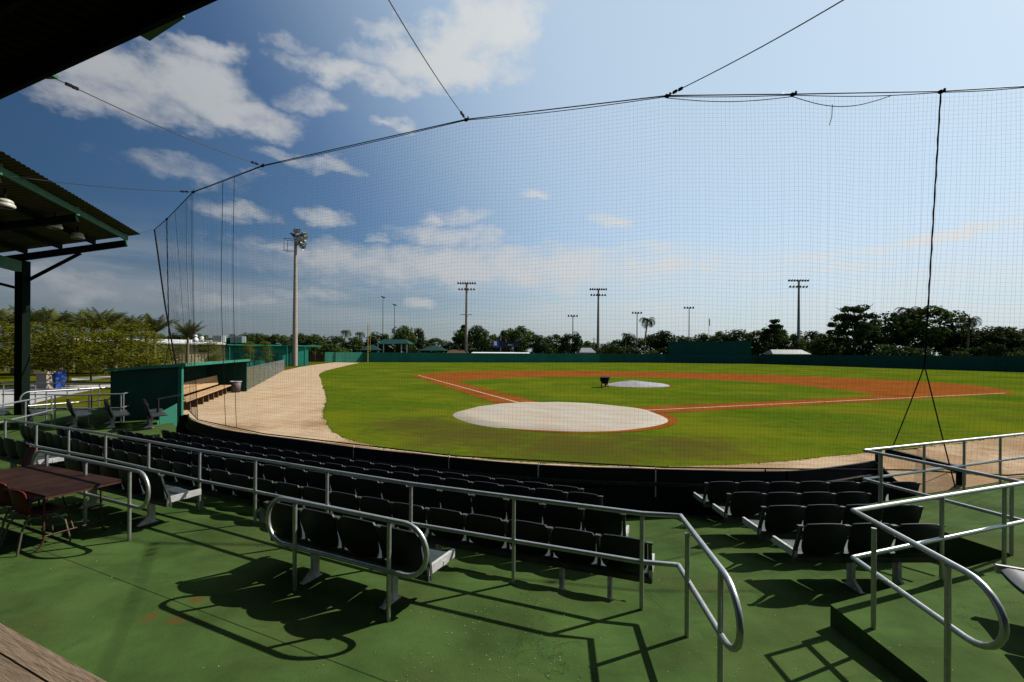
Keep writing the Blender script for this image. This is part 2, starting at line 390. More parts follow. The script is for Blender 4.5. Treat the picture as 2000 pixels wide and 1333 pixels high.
# front wall: top edge of the black padding (field level), left to right
WALL = [(-12.0, 16.95), (-10.95, 15.6), (-9.3, 14.15), (-8.2, 13.4), (-7.05, 12.8), (-6.05, 12.3), (-4.92, 11.75), (-3.85, 11.2), (-2.92, 10.8),
        (-1.75, 10.34), (-.16, 9.75), (1.28, 9.42), (2.66, 9.28), (3.6, 9.2), (4.6, 9.12), (5.5, 9.15), (6.3, 9.36), (7.2, 9.72), (8.05, 10.1)]
def smoothline(pts, k=4):
    out = []
    n = len(pts)
    for i in range(n - 1):
        p0, p1, p2, p3 = [Vector(pts[max(0, min(n - 1, j))]) for j in (i - 1, i, i + 1, i + 2)]
        for q in range(k):
            t = q / k
            out.append(.5 * ((2 * p1) + (p2 - p0) * t + (2 * p0 - 5 * p1 + 4 * p2 - p3) * t * t + (3 * p1 - p0 - 3 * p2 + p3) * t ** 3))
    out.append(Vector(pts[-1])); return out
WC = smoothline(WALL, 4)
def wall_y(x):
    for a, b in zip(WC[:-1], WC[1:]):
        if a.x <= x <= b.x: return a.y + (b.y - a.y) * (x - a.x) / (b.x - a.x)
    return WC[0].y if x < WC[0].x else WC[-1].y

# lower seating floor (sloped) as a grid that ends at the wall
mb = MB()
NX = 96
cols = []
for i in range(NX + 1):
    x = -12.6 + i * (8.9 + 12.6) / NX
    y1 = wall_y(x) - .05 if x < 8.05 else 10.1 - (x - 8.05) * 1.55
    y0 = yref(x) - (2.4 if 1.2 < x < 3.9 else .95)
    if x < 1.70: y0 = yref(x) - .60
    elif x < 3.25: y0 = 2.2
    cols.append([(x, y0 + (y1 - y0) * j / 24.0, 0) for j in range(25)])
vs_ = []
for c in cols:
    for (x, y, _) in c: vs_.append((x, y, zpit(x, y)))
fs_ = [(i * 25 + j, (i + 1) * 25 + j, (i + 1) * 25 + j + 1, i * 25 + j + 1) for i in range(NX) for j in range(24)]
mb.add(vs_, fs_)
mb.sheet([(-33, -9, -1.41), (40, -9, -1.41), (40, 30, -1.41), (-33, 30, -1.41)])
tag(mb.build('seating_floor', M['deck']), kind='structure')

# raised walkway on the left, its edge runs under the long railing
RL = [(1.30, 4.52), (.03, 5.01), (-1.21, 5.50), (-2.46, 6.09), (-3.78, 6.73), (-4.98, 7.28), (-6.36, 7.99), (-7.74, 8.69), (-9.0, 9.26), (-10.25, 9.83), (-11.6, 10.44)]
edge = [(1.72, 4.46)] + [(x + .03, y + .07) for x, y in RL] + [(-12.7, 11.05), (-12.75, 12.3), (-11.6, 12.9), (-10.45, 13.55), (-10.75, 14.6), (-11.6, 15.6), (-12.55, 17.0), (-13.9, 19.3)]
mb = MB()
poly = [(1.72, -9)] + edge + [(-32, 19.3), (-32, -9)]
n = len(poly)
mb.add([(x, y, ZD if y < 13 else ZD + .07) for x, y in poly], [tuple(range(n))])
for i in range(n - 1):
    a, b = poly[i], poly[i + 1]
    za = ZD if a[1] < 13 else ZD + .07; zb = ZD if b[1] < 13 else ZD + .07
    mb.add([(a[0], a[1], za), (b[0], b[1], zb), (b[0], b[1], -1.4), (a[0], a[1], -1.4)], [(0, 1, 2, 3)])
tag(mb.build('walkway', M['deck']), kind='structure')
# raised walkway on the right with its ramp curb
mb = MB()
poly = [(3.25, -9), (3.25, 4.63), (6.42, 5.82), (5.95, 7.72), (8.7, 8.74), (12.0, 10.0), (26, 15.2), (26, -9)]
n = len(poly)
mb.add([(x, y, ZD) for x, y in poly], [tuple(range(n))[::-1]])
for i in range(n - 1):
    a, b = poly[i], poly[i + 1]
    mb.add([(a[0], a[1], ZD), (b[0], b[1], ZD), (b[0], b[1], -1.4), (a[0], a[1], -1.4)], [(3, 2, 1, 0)])
tag(mb.build('walkway', M['deck']), kind='structure')

# ------------------------------------------------------------------ the field
H = Vector((1.9, 17.5)); D3 = Vector((-.362, .932)).normalized(); D1 = Vector((.932, .362)).normalized(); DC = (D3 + D1).normalized()
RUB = H + DC * 18.44
# grass / sand border left to right
GB = [(-35.4, 106), (-29, 79), (-22.7, 54.5), (-15.5, 37), (-11.6, 28.2), (-9.3, 22.8), (-7.4, 17.8), (-5.75, 14.35), (-5.05, 13.05), (-4.0, 11.9), (-2.95, 11.05), (-1.45, 10.45), (-.1, 9.95), (1.3, 9.62), (2.6, 9.5), (3.6, 9.55),
      (5.5, 9.9), (8.5, 10.95), (11.6, 12.1), (15.1, 13.5), (24, 17.2), (46, 27), (92, 46)]
GBs = smoothline(GB, 5)
random.seed(3)
GBs = [p + Vector((rnd(-.05, .05), rnd(-.05, .05))) for p in GBs]
OUT = [(-43.5, 106), (-36.9, 112.5), (-35.2, 112.3), (0, 119), (24, 125), (43, 128), (65, 121), (70, 104), (73, 85), (78, 66), (92, 48)]
mb = MB()
mb.sheet([(p.x, p.y, 0) for p in GBs] + [(x, y, 0) for x, y in OUT[2:][::-1]])
# lawn strip between the fence, the sand and the wall
tag(mb.build('field_grass', M['grass']), kind='structure')
mb = MB()
sl = [(-42, 108.6), (-40.5, 100), (-34.5, 75), (-28.7, 57), (-22.2, 42), (-15.95, 27.3), (-17.9, 26.6), (-14.3, 16.2), (-12.0, 16.95)]
mb.sheet([(x, y, 0.004) for x, y in sl] + [(p.x, p.y, .004) for p in WC[1:]] + [(8.5, 10.95, .004)] + [(p.x, p.y, .004) for p in reversed(GBs) if p.x < 8.5])
# the right end slopes down to the walkway
rb = [(8.05, 10.1, .004), (8.15, 9.25, -.5), (8.75, 8.80, -.2), (12.0, 10.05, -.2), (18, 12.3, -.2), (26, 15.3, -.19)]
rg = [(8.5, 10.95, .004), (9.4, 11.3, .004), (10.4, 11.7, .004), (15.1, 13.5, .004), (24, 17.2, .004), (46, 27, .004)]
for i in range(5): mb.add([rb[i], rb[i + 1], rg[i + 1], rg[i]], [(0, 1, 2, 3)])
mb.sheet([rb[5], (70, 28, 0), (92, 46, .004), rg[5]])
tag(mb.build('warning_track', M['sand']), kind='structure')
mb = MB(); mb.sheet([(-4000, 19.36, -.055), (4000, 19.36, -.055), (4000, 6000, -.055), (-4000, 6000, -.055)])
mb.sheet([(-4000, 19.36, -.055), (-4000, -9, -.055), (-32, -9, -.055), (-32, 19.36, -.055)])
mb.sheet([(26, 19.36, -.055), (26, -9, -.055), (4000, -9, -.055), (4000, 19.36, -.055)])
tag(mb.build('ground', M['lawn']), kind='structure')
# infield dirt
def arcpts(c, r, a0, a1, n): return [(c.x + r * math.cos(a0 + (a1 - a0) * i / n), c.y + r * math.sin(a0 + (a1 - a0) * i / n)) for i in range(n + 1)]
def ang(v): return math.atan2(v.y, v.x)
t3 = H + D3 * 33.0 - D1 * .7; t1 = H + D1 * 32.3 - D3 * .2
a1 = ang(t1 - RUB); a3 = ang(t3 - RUB)
if a3 < a1: a3 += 2 * math.pi
def blend_arc():
    r1 = (t1 - RUB).length; r3 = (t3 - RUB).length; out = []
    for i in range(41):
        u = i / 40; a = a1 + (a3 - a1) * u
        r = r1 + (r3 - r1) * u
        r += (28.9 - r) * min(1, min(u, 1 - u) * 7)
        out.append((RUB.x + r * math.cos(a), RUB.y + r * math.sin(a)))
    return out
mb = MB()
mb.sheet([(H.x, H.y - .2, .008)] + [(x, y, .008) for x, y in [tuple(H - D3 * 1.0), tuple(t1)] + blend_arc()[1:-1] + [tuple(t3), tuple(H - D1 * 1.1)]])
mb.sheet([(x, y, .010) for x, y in arcpts(H + Vector((.22, -.04)), 4.0, 0, 2 * math.pi, 48)[:-1]])
tag(mb.build('infield_dirt', M['dirt']), kind='structure')
mb = MB()
inner = []
o3 = H + D3 * 3.2 + D1 * 1.15; o1 = H + D1 * 3.2 + D3 * 1.15
def hit(o, d, c, r):
    w = o - c; b = w.dot(d); k = b * b - (w.dot(w) - r * r); return o + d * (-b + math.sqrt(k))
e3 = hit(o3, D3, RUB, 14.2); e1 = hit(o1, D1, RUB, 14.2)
b1, b3 = ang(e1 - RUB), ang(e3 - RUB)
if b3 < b1: b3 += 2 * math.pi
arc = []
for i in range(41):
    u = i / 40; a = b1 + (b3 - b1) * u; r = 14.2 - 2.0 * math.sin(math.pi * u); arc.append((RUB.x + r * math.cos(a), RUB.y + r * math.sin(a)))
mb.sheet([(x, y, .014) for x, y in [tuple(H + (D3 + D1) * 1.15), tuple(o1)] + arc + [tuple(o3)]])
tag(mb.build('infield_grass', M['grass']), kind='structure')
mb = MB()
for d, n_, L_ in ((D3, D1, 32.3), (D1, D3, 31.6)):
    a = H + d * 3.9; b = H + d * L_
    w = n_ * .07
    mb.sheet([(*(a - w), .020), (*(b - w), .020), (*(b + w), .020), (*(a + w), .020)])
tag(mb.build('foul_line', M['chalk']), kind='structure')
# footpath on the lawn left of the dugout
mb = MB()
pl = [G(0, 795, -.05), G(60, 790, -.05), G(110, 777, -.05), G(150, 768, -.05), G(205, 758, -.05), G(248, 753.5, -.05), G(248, 750.5, -.05), G(200, 752, -.05), G(120, 753, -.05), G(60, 750, -.05), G(0, 757, -.05)]
left = [Vector((-34, 22)), Vector((-34, 33))]
mb.sheet([(p.x, p.y, -.048) for p in pl] + [(-48, 36, -.048), (-48, 22, -.048)])
mb.sheet([(p.x, p.y, -.046) for p in (G(140, 744, -.05), G(240, 737, -.05), G(240, 734, -.05), G(140, 739, -.05))])
tag(mb.build('footpath', M['path']), kind='structure')

# plate tarp and mound tarp
def tarp(c, r, z, height, seed, nr, na, rim, wr):
    random.seed(seed); mb = MB(); vs_ = [(c.x, c.y, z + height)]; fs_ = []
    ph = [rnd(0, 6.28) for _ in range(8)]
    for i in range(1, nr + 1):
        u = i / nr
        for k in range(na):
            a = 2 * math.pi * k / na
            rr = r * u * (1 + .015 * math.sin(3 * a + ph[0]) + .012 * math.sin(7 * a + ph[1]))
            x = c.x + rr * math.cos(a); y = c.y + rr * math.sin(a)
            h = height * max(0, 1 - max(0, (u - rim) / (1 - rim))) if rim < 1 else height
            h += wr * (math.sin(1.7 * x + .6 * y + ph[2]) * math.sin(1.1 * y - .4 * x + ph[3]) + .5 * math.sin(4.1 * x + 2.2 * y + ph[4])) * .5
            if u == 1: h = -.01
            vs_.append((x, y, z + h))
    for k in range(na): fs_.append((0, 1 + k, 1 + (k + 1) % na))
    for i in range(nr - 1):
        for k in range(na):
            a = 1 + i * na + k; b = 1 + i * na + (k + 1) % na
            fs_.append((a, a + na, b + na, b))
    mb.add(vs_, fs_, True); return mb
pt = thing('plate_tarp', (H.x - .08, H.y + .12, 0), 0, 'large round tan tarp covering the dirt around home plate', 'tarp')
tarp(Vector((0, 0)), 3.97, .012, .075, 5, 14, 72, .96, .035).build('cover', M['tarp'], pt)
mc = RUB + DC * .2
mt = thing('mound_tarp', (mc.x, mc.y, 0), 0, 'light grey faceted tarp over the raised pitching mound', 'tarp')
tarp(Vector((0, 0)), 2.55, .018, .28, 9, 8, 11, .3, .05).build('cover', M['mound'], mt)
mb = MB(); mb.sheet([(x, y, .0165) for x, y in arcpts(Vector((0, -.15)), 2.62, 0, 2 * math.pi, 30)[:-1]]); mb.build('dirt_rim', M['dirt'], mt)
# wheelbarrow by the mound
wc = G(1182, 757, 0)
wb = thing('wheelbarrow', (wc.x, wc.y, .01), R(72), 'small black wheelbarrow parked at the edge of the grey mound tarp', 'wheelbarrow')
mb = MB()
t0 = [(-.26, -.2, .28), (.22, -.2, .28), (.22, .2, .28), (-.26, .2, .28)]; t1_ = [(-.40, -.33, .70), (.42, -.33, .74), (.42, .33, .74), (-.40, .33, .70)]
mb.add(t0 + t1_, [(3, 2, 1, 0), (0, 1, 5, 4), (1, 2, 6, 5), (2, 3, 7, 6), (3, 0, 4, 7), (4, 5, 6, 7)])
mb.build('tub', M['blackpad'], wb)
for s in (-1, 1):
    m2 = MB(); m2.tube([(.55, s * .06, .16), (.2, s * .16, .27), (-.45, s * .25, .45), (-.62, s * .28, .56)], .022, 6); m2.build('handle', M['blackpad'], wb)
    m2 = MB(); m2.tube([(-.2, s * .2, .34), (-.18, s * .24, 0)], .03, 6); m2.build('leg', M['blackpad'], wb)
m2 = MB(); m2.tube([(.45 + .17 * math.cos(k * math.pi / 8), 0, .18 + .17 * math.sin(k * math.pi / 8)) for k in range(16)], .045, 6, closed=True); m2.tube([(.45, -.08, .18), (.45, .08, .18)], .05, 8); m2.build('wheel', M['blackpad'], wb)

# turf tufts creeping over the sand along the border, and bare-looking coarse blades near the viewer
random.seed(19); mb = MB()
for a, b in zip(GBs[:-1], GBs[1:]):
    L_ = (b - a).length
    if a.y > 32 or b.x > 18: continue
    nrm_ = Vector((-(b - a).y, (b - a).x)).normalized()
    for k in range(int(L_ * 26)):
        p = a.lerp(b, random.random()) - nrm_ * random.gauss(0, .04); h = rnd(.006, .018); w = rnd(.012, .03); an = rnd(0, 3.14); c, s_ = math.cos(an) * w, math.sin(an) * w
        mb.add([(p.x - c, p.y - s_, .004), (p.x + c, p.y + s_, .004), (p.x + c * .6 + rnd(-.02, .02), p.y + s_ * .6, h), (p.x - c * .6, p.y - s_ * .6 + rnd(-.02, .02), h)], [(0, 1, 2, 3)])
tag(mb.build('turf_edge', M['grass']), 'ragged grass tufts along the edge between the turf and the sand', 'grass', kind='stuff')

# sunflower seed shells and grit lying on the floor
random.seed(31); mb = MB()
def fleck(x, y, z):
    a = rnd(0, 3.14); L_ = rnd(.004, .010); w = L_ * rnd(.35, .6); c, s_ = math.cos(a), math.sin(a)
    mb.add([(x - c * L_, y - s_ * L_, z + .003), (x + s_ * w, y - c * w, z + .005), (x + c * L_, y + s_ * L_, z + .003), (x - s_ * w, y + c * w, z + .006)], [(0, 1, 2, 3)])
for k in range(560):
    t = random.random()
    if t < .45: x, y = rnd(-.9, .6), rnd(3.3, 4.7); 
    elif t < .75: x, y = rnd(-6, 1.6), rnd(3.2, 6.5)
    else: x, y = rnd(3.3, 6), rnd(3.2, 5.4)
    if x < 1.7 and y > 4.5 - (x - 1.3) * .45: continue
    if x > 3.25 and y > 4.6 + (x - 3.25) * .37: continue
    fleck(x, y, ZD)
for k in range(160): x, y = rnd(1.75, 3.2), rnd(3.0, 6.5); fleck(x, y, zpit(x, y) + .012)
tag(mb.build('seed_shells', M['shell']), 'pale seed shells and grit scattered over the green floor', 'litter', kind='stuff')

# ------------------------------------------------------------------ front wall
fw = thing('front_wall', (0, 9, -1.2), 0, 'low curved black padded wall between the seats and the field', 'wall')
fw_inv = Vector((0, 9, -1.2))
def local(pts): return [(p[0], p[1] - 9, p[2] + 1.2) for p in pts]
def strip(mb, line, off0, off1, z0, z1):
    """a wall band that follows the line: inner offset off0, outer off1 (towards the field)"""
    n = len(line); nn = []
    for i in range(n):
        d = (line[min(i + 1, n - 1)] - line[max(i - 1, 0)]).normalized(); nn.append(Vector((-d.y, d.x)))
    v = []
    for p, q in zip(line, nn):
        a = p + q * off0; b = p + q * off1
        v += [(a.x, a.y - 9, z0 + 1.2), (b.x, b.y - 9, z0 + 1.2), (b.x, b.y - 9, z1 + 1.2), (a.x, a.y - 9, z1 + 1.2)]
    f = []
    for i in range(n - 1):
        for k in range(4):
            k2 = (k + 1) % 4; f.append((4 * i + k, 4 * (i + 1) + k, 4 * (i + 1) + k2, 4 * i + k2))
    f += [(0, 1, 2, 3), (4 * n - 1, 4 * n - 2, 4 * n - 3, 4 * n - 4)]
    mb.add(v, f)
segs = [(0, 16), (16, 28), (28, 37), (37, 42), (42, 49), (49, 60), (60, 72)]
for a, b in segs:
    m2 = MB(); ln = list(WC[a:b + 1]); L0 = (ln[1] - ln[0]).normalized() * .018; ln[0] = ln[0] + L0; ln[-1] = ln[-1] - L0
    strip(m2, ln, -.05, .0, -.235, .022); m2.build('pad', M['blackpad'], fw)
m2 = MB(); strip(m2, WC, -.13, .03, -.30, -.24); m2.build('ledge', M['ledge'], fw)
m2 = MB(); strip(m2, WC, -.02, .06, -1.35, -.29); m2.build('base', M['blackpad'], fw)
for a in (8, 28, 37, 42, 49, 58):
    p = WC[a]; m2 = MB(); d = (WC[a + 1] - WC[a - 1]).normalized(); nv = Vector((-d.y, d.x)); q = p - nv * .035
    ang_ = math.atan2(d.y, d.x)
    m2.box((q.x, q.y - 9, .64 + .32), (.022, .02, .60), Matrix.Rotation(ang_, 3, 'Z')); m2.build('seam_post', M['ledge'] if a in (8, 58) else M['leg'], fw)
# black gate rail at the right end
gr = thing('gate_rail', (8.9, 9.0, -.3), 0, 'short black padded gate rail at the right end of the front wall', 'rail')
m2 = MB(); m2.bar((-.55, 1.15, .52), (-.02, .0, .40), .10, .13); m2.build('rail', M['blackpad'], gr)
m2 = MB(); m2.tube([(-.02, 0, 0), (-.02, 0, .46)], .075, 12); m2.build('post', M['blackpad'], gr)
m2 = MB(); m2.tube([(-.75, 1.12, -.3), (-.75, 1.12, .62)], .06, 12); m2.build('post', M['blackpad'], gr)

# ------------------------------------------------------------------ backstop net
ZT = HC + 5.35
TOP = [(-15.8, 20.1), (-14.05, 18.5), (-10.78, 15.35), (-7.24, 13.15), (-1.09, 10.48), (3.19, 9.47), (5.75, 9.39), (8.68, 9.26), (10.19, 9.07), (15.5, 8.7)]
BOT = [(-12.75, 17.6, .7), (-12.05, 17.0, .15), (-10.6, 15.4, .04), (-7.0, 12.85, .04), (-1.25, 10.2, .04), (3.1, 9.28, .04), (5.6, 9.22, .04), (8.55, 9.75, -.1), (10.4, 9.55, -.15), (16, 10.9, -.15)]
net = thing('backstop_net', (0, 10, 0), 0, 'tall fine black backstop net hung from cables around home plate', 'net')
CELL = .085
us = []                                         # (segment, t) for each vertical strand
for i in range(len(TOP) - 1):
    L_ = (Vector(TOP[i + 1]) - Vector(TOP[i])).length; k = max(2, round(L_ / CELL))
    us += [(i, j / k) for j in range(k)]
us.append((len(TOP) - 2, 1.0))
random.seed(11)
def lerp(a, b, t): return a + (b - a) * t
sag = [0, 0, .01, .02, .04, .02, .05, .02, .0, 0]
wob = [sum(rnd(-1, 1) * math.sin(f * .011 * i + rnd(0, 6)) for f in (1, 3, 7, 13)) * .012 for i in range(len(us))]
def netpt(iu, v):
    i, t = us[iu]
    a = Vector((*TOP[i], ZT - sag[i] * math.sin(math.pi * t) * 1.0)).lerp(Vector((*TOP[i + 1], ZT - sag[i] * math.sin(math.pi * t))), t)
    b = Vector(BOT[i]).lerp(Vector(BOT[i + 1]), t)
    p = a.lerp(b, v)
    p.y += wob[iu] * math.sin(math.pi * v) * 3 - .10 * math.sin(math.pi * v)
    p.x += .012 * math.sin(v * 9 + iu * .13) * math.sin(math.pi * v)
    p.z += .018 * math.sin(iu * .21 + 2.1 * math.sin(v * 4)) * math.sin(math.pi * v) + wob[iu] * .6 * math.sin(math.pi * v)
    p.y -= 10
    return p
NV = 18; NH = 88; RT = .0011
mb = MB()
for iu in range(len(us)):
    mb.tube([netpt(iu, k / NV) for k in range(NV + 1)], RT, 3, caps=False, smooth=False)
for k in range(1, NH):
    mb.tube([netpt(iu, k / NH) for iu in range(0, len(us), 2)] , RT, 3, caps=False, smooth=False)
mb.build('mesh', M['net'], net)
m2 = MB(); m2.tube([netpt(iu, 0) + Vector((0, 0, .01)) for iu in range(len(us))], .008, 6); m2.build('border_rope', M['rope'], net)
m2 = MB(); m2.tube([netpt(iu, 1) for iu in range(len(us))], .016, 6); m2.build('border_rope', M['rope'], net)
m2 = MB(); m2.tube([netpt(0, k / 12) for k in range(13)], .03, 6); m2.build('border_rope', M['rope'], net)
def nearest_u(x):   # strand whose top stands at x
    best = min(range(len(us)), key=lambda i: abs(netpt(i, 0).x - x)); return best
for x in (-9.15, -8.55):
    iu = nearest_u(x); m2 = MB(); m2.tube([netpt(iu, k / 16) for k in range(17)], .009, 5); m2.build('seam_rope', M['rope'], net)
for x in (-10.78, -10.95, -11.5, -12.9):
    iu = nearest_u(x); m2 = MB(); m2.tube([netpt(iu, k / 16) for k in range(17)], .006, 5); m2.build('seam_rope', M['rope'], net)
# loose thread loops where the net has dropped from its cable
m2 = MB(); m2.tube([(5.75 + 2.0 * t, -.61 - .07 * t, ZT - .02 - .22 * math.sin(math.pi * t)) for t in [k / 14 for k in range(15)]], .008, 5); m2.build('loose_rope', M['rope'], net)
m2 = MB(); m2.tube([(3.19 + 2.56 * t, -.53 - .08 * t, ZT - .02 - .09 * math.sin(math.pi * t)) for t in [k / 14 for k in range(15)]], .008, 5); m2.build('loose_rope', M['rope'], net)
m2 = MB(); m2.tube([(6.55, -.64, ZT - .2), (6.54, -.64, ZT - .45), (6.49, -.64, ZT - .62)], .007, 5); m2.build('loose_rope', M['rope'], net)

# the cable the net hangs from
cb = thing('top_cable', (0, 10, ZT), 0, 'thick black steel cable along the top edge of the net', 'cable')
m2 = MB()
for i in range(len(TOP) - 1):
    a = Vector((TOP[i][0], TOP[i][1] - 10, .03)); b = Vector((TOP[i + 1][0], TOP[i + 1][1] - 10, .03))
    m2.tube([a, b], .012, 7)
m2.tube([(-15.8, 10.1, .03), (-16.0, 9.25, -.44)], .012, 6)
m2.build('cable', M['cable'], cb)
for i in (1, 2, 3, 4, 5, 6, 7):
    x, y = TOP[i]; m2 = MB()
    m2.box((x, y - 10, .02), (.075, .06, .055), Matrix.Rotation(.3, 3, 'Z')); m2.box((x + .05, y - 10.03, .04), (.03, .03, .07)); m2.build('clamp', M['rope'], cb)
# guy cables to the roofs
def guy(name, a, b, label):
    a = Vector(a); b = Vector(b); o = thing(name, a, 0, label, 'cable', 'guy cables tying the net to the stand roofs'); m = MB()
    d = b - a; pts = [d * (k / 14) + Vector((0, 0, -.018 * d.length * math.sin(math.pi * k / 14))) for k in range(15)]
    m.tube(pts, .009, 6); m.build('wire', M['cable'], o)
    for f in (.045, .075, .93, .95):
        m = MB(); p = d * f + Vector((0, 0, -.018 * d.length * math.sin(math.pi * f))); m.bar(p - d.normalized() * .05, p + d.normalized() * .05, .035, .05)
        m.build('clip', M['rope'], o)
ROOF1 = HC + 4.7
guy('guy_cable', (*TOP[2], ZT + .03), P(20, 345, 11.9), 'thin guy cable from the net to the left side stand roof')
guy('guy_cable', (*TOP[3], ZT + .03), P(97, 150, 7.75), 'thin guy cable from the net to the bracket on the near black roof')
guy('guy_cable', (*TOP[4], ZT + .03), (-1.89, 5.04, ROOF1 + .05), 'steep guy cable rising left of centre from the net top')
guy('guy_cable', (*TOP[5], ZT + .03), (5.15, 4.7, ROOF1 + .05), 'long guy cable rising to the right from the net top')
# hanging ropes with split ends
def bridle(top, mid, a, b, r, label, nstrand):
    o = thing('hanging_rope', top, 0, label, 'rope', 'hanging ropes with forked ends at the ends of the net'); t = Vector(top)
    m = MB(); pts = [Vector(top).lerp(Vector(mid), k / 30) - t for k in range(31)]
    m.tube([p + Vector((.006 * math.sin(k * 2.3), 0, 0)) for k, p in enumerate(pts)], [r * (1 + .25 * (k % 2)) for k in range(31)], 6); m.build('rope', M['rope'], o)
    for e in (a, b):
        m = MB(); m.tube([Vector(mid) - t, (Vector(mid).lerp(Vector(e), .5) - t) + Vector((0, 0, -.02)), Vector(e) - t], r * .85, 6); m.build('fork', M['rope'], o)
bridle((*TOP[7], ZT), P(1806, 715, 9.45), P(1737, 893, 9.9), P(1868, 955, 8.95), .0135, 'thick black rope hanging from the net cable with forked end at the right', 8)
bridle((*TOP[1], ZT), P(330, 672, 17.8), P(312, 770, 17.0), P(352, 790, 17.0), .016, 'black rope hanging down the left end of the net in front of the dugout', 8)

# ------------------------------------------------------------------ seats
def seat_meshes():
    # backrest shell: seen from behind a rounded black panel, slightly hollow towards the sitter
    mb = MB(); NXs, NZs = 10, 12; w = .253; z0, z1 = .385, .800
    def half(z):
        u = (z - z0) / (z1 - z0)
        k = w
        if u < .45: k = w * (.52 + .48 * math.sqrt(max(0, 1 - (1 - u / .45) ** 2)))
        if u > .82: k = w * (.84 + .16 * math.sqrt(max(0, 1 - ((u - .82) / .18) ** 2)))
        return k
    def pt(i, j, th):
        s = i / NXs * 2 - 1; u = j / NZs; z = z0 + (z1 - z0) * u
        x = s * half(z); zz = z + (.022 * (1 - s * s) if u > .8 else 0) * ((u - .8) / .2 if u > .8 else 0)
        y = -.085 * u - .028 * math.sin(math.pi * u * .9) - .055 * (1 - s * s) * (1 - .25 * u) + th + .035
        if u < .15: y += .05 * (1 - u / .15) ** 2
        return (x, y, zz)
    front = [pt(i, j, .012) for j in range(NZs + 1) for i in range(NXs + 1)]
    back = [pt(i, j, -.012) for j in range(NZs + 1) for i in range(NXs + 1)]
    q = lambda i, j: j * (NXs + 1) + i; nF = len(front)
    f1 = [(q(i, j), q(i + 1, j), q(i + 1, j + 1), q(i, j + 1)) for j in range(NZs) for i in range(NXs)]
    f2 = [tuple(nF + k for k in reversed(f)) for f in f1]
    ring = [q(i, 0) for i in range(NXs + 1)] + [q(NXs, j) for j in range(1, NZs + 1)] + [q(i, NZs) for i in range(NXs - 1, -1, -1)] + [q(0, j) for j in range(NZs - 1, 0, -1)]
    f3 = [(ring[k], nF + ring[k], nF + ring[(k + 1) % len(ring)], ring[(k + 1) % len(ring)]) for k in range(len(ring))]
    mb.add(front + back, f1 + f2, True); mb.add(front + back, f3, False)
    back_m = mb.mesh('backrest', M['seat'])
    # pan: rounded, waterfall front, slightly dished
    mb = MB(); NYp = 8; NXp = 8
    def pp(i, j, th):
        s = i / NXp * 2 - 1; u = j / NYp
        ww = .266 * (1 - .05 * u) * (1 if u < .85 else 1 - .10 * ((u - .85) / .15) ** 2)
        z = .425 - .012 * (1 - s * s) + .012 * u - (.03 * ((u - .8) / .2) ** 2 if u > .8 else 0) - .014 * (1 - u)
        return (s * ww, .03 + .44 * u, z - th)
    top = [pp(i, j, 0) for j in range(NYp + 1) for i in range(NXp + 1)]; bot = [pp(i, j, .035) for j in range(NYp + 1) for i in range(NXp + 1)]
    q = lambda i, j: j * (NXp + 1) + i; nF = len(top)
    f1 = [(q(i, j), q(i + 1, j), q(i + 1, j + 1), q(i, j + 1)) for j in range(NYp) for i in range(NXp)]
    ring = [q(i, 0) for i in range(NXp + 1)] + [q(NXp, j) for j in range(1, NYp + 1)] + [q(i, NYp) for i in range(NXp - 1, -1, -1)] + [q(0, j) for j in range(NYp - 1, 0, -1)]
    mb.add(top + bot, f1 + [tuple(nF + k for k in reversed(f)) for f in f1], True)
    mb.add(top + bot, [(ring[k], nF + ring[k], nF + ring[(k + 1) % len(ring)], ring[(k + 1) % len(ring)]) for k in range(len(ring))])
    pan_m = mb.mesh('seat', M['pan'])
    # bracket between two seats: slim strap rising behind the backs, hinge wing below
    mb = MB()
    mb.bar((0, .07, .30), (0, .045, .47), .045, .03, (0, 1, 0)); mb.bar((0, .045, .47), (0, -.02, .64), .042, .026, (0, 1, 0)); mb.bar((0, -.02, .64), (0, -.052, .765), .040, .022, (0, 1, 0))
    mb.box((0, -.045, .772), (.062, .05, .018))
    br_m = mb.mesh('bracket', M['strut'])
    mb = MB()
    mb.box((0, .26, .40), (.035, .46, .085)); mb.box((0, .30, .38), (.045, .06, .05))
    cap_m = mb.mesh('end_panel', M['cap'])
    mb = MB()
    mb.bar((0, .05, .31), (0, .05, .008), .045, .085, (0, 1, 0)); mb.box((0, .0, .009), (.060, .26, .012))
    mb.add([(-.018, .01, .016), (.018, .01, .016), (.018, -.12, .016), (-.018, -.12, .016), (-.018, .01, .115), (.018, .01, .115)], [(0, 3, 4), (1, 5, 2), (0, 1, 2, 3), (3, 2, 5, 4), (0, 4, 5, 1)])
    leg_m = mb.mesh('pedestal', M['leg'])
    return back_m, pan_m, br_m, cap_m, leg_m
BACK, PAN, BRK, CAP, LEG = seat_meshes()
PITCH = .556
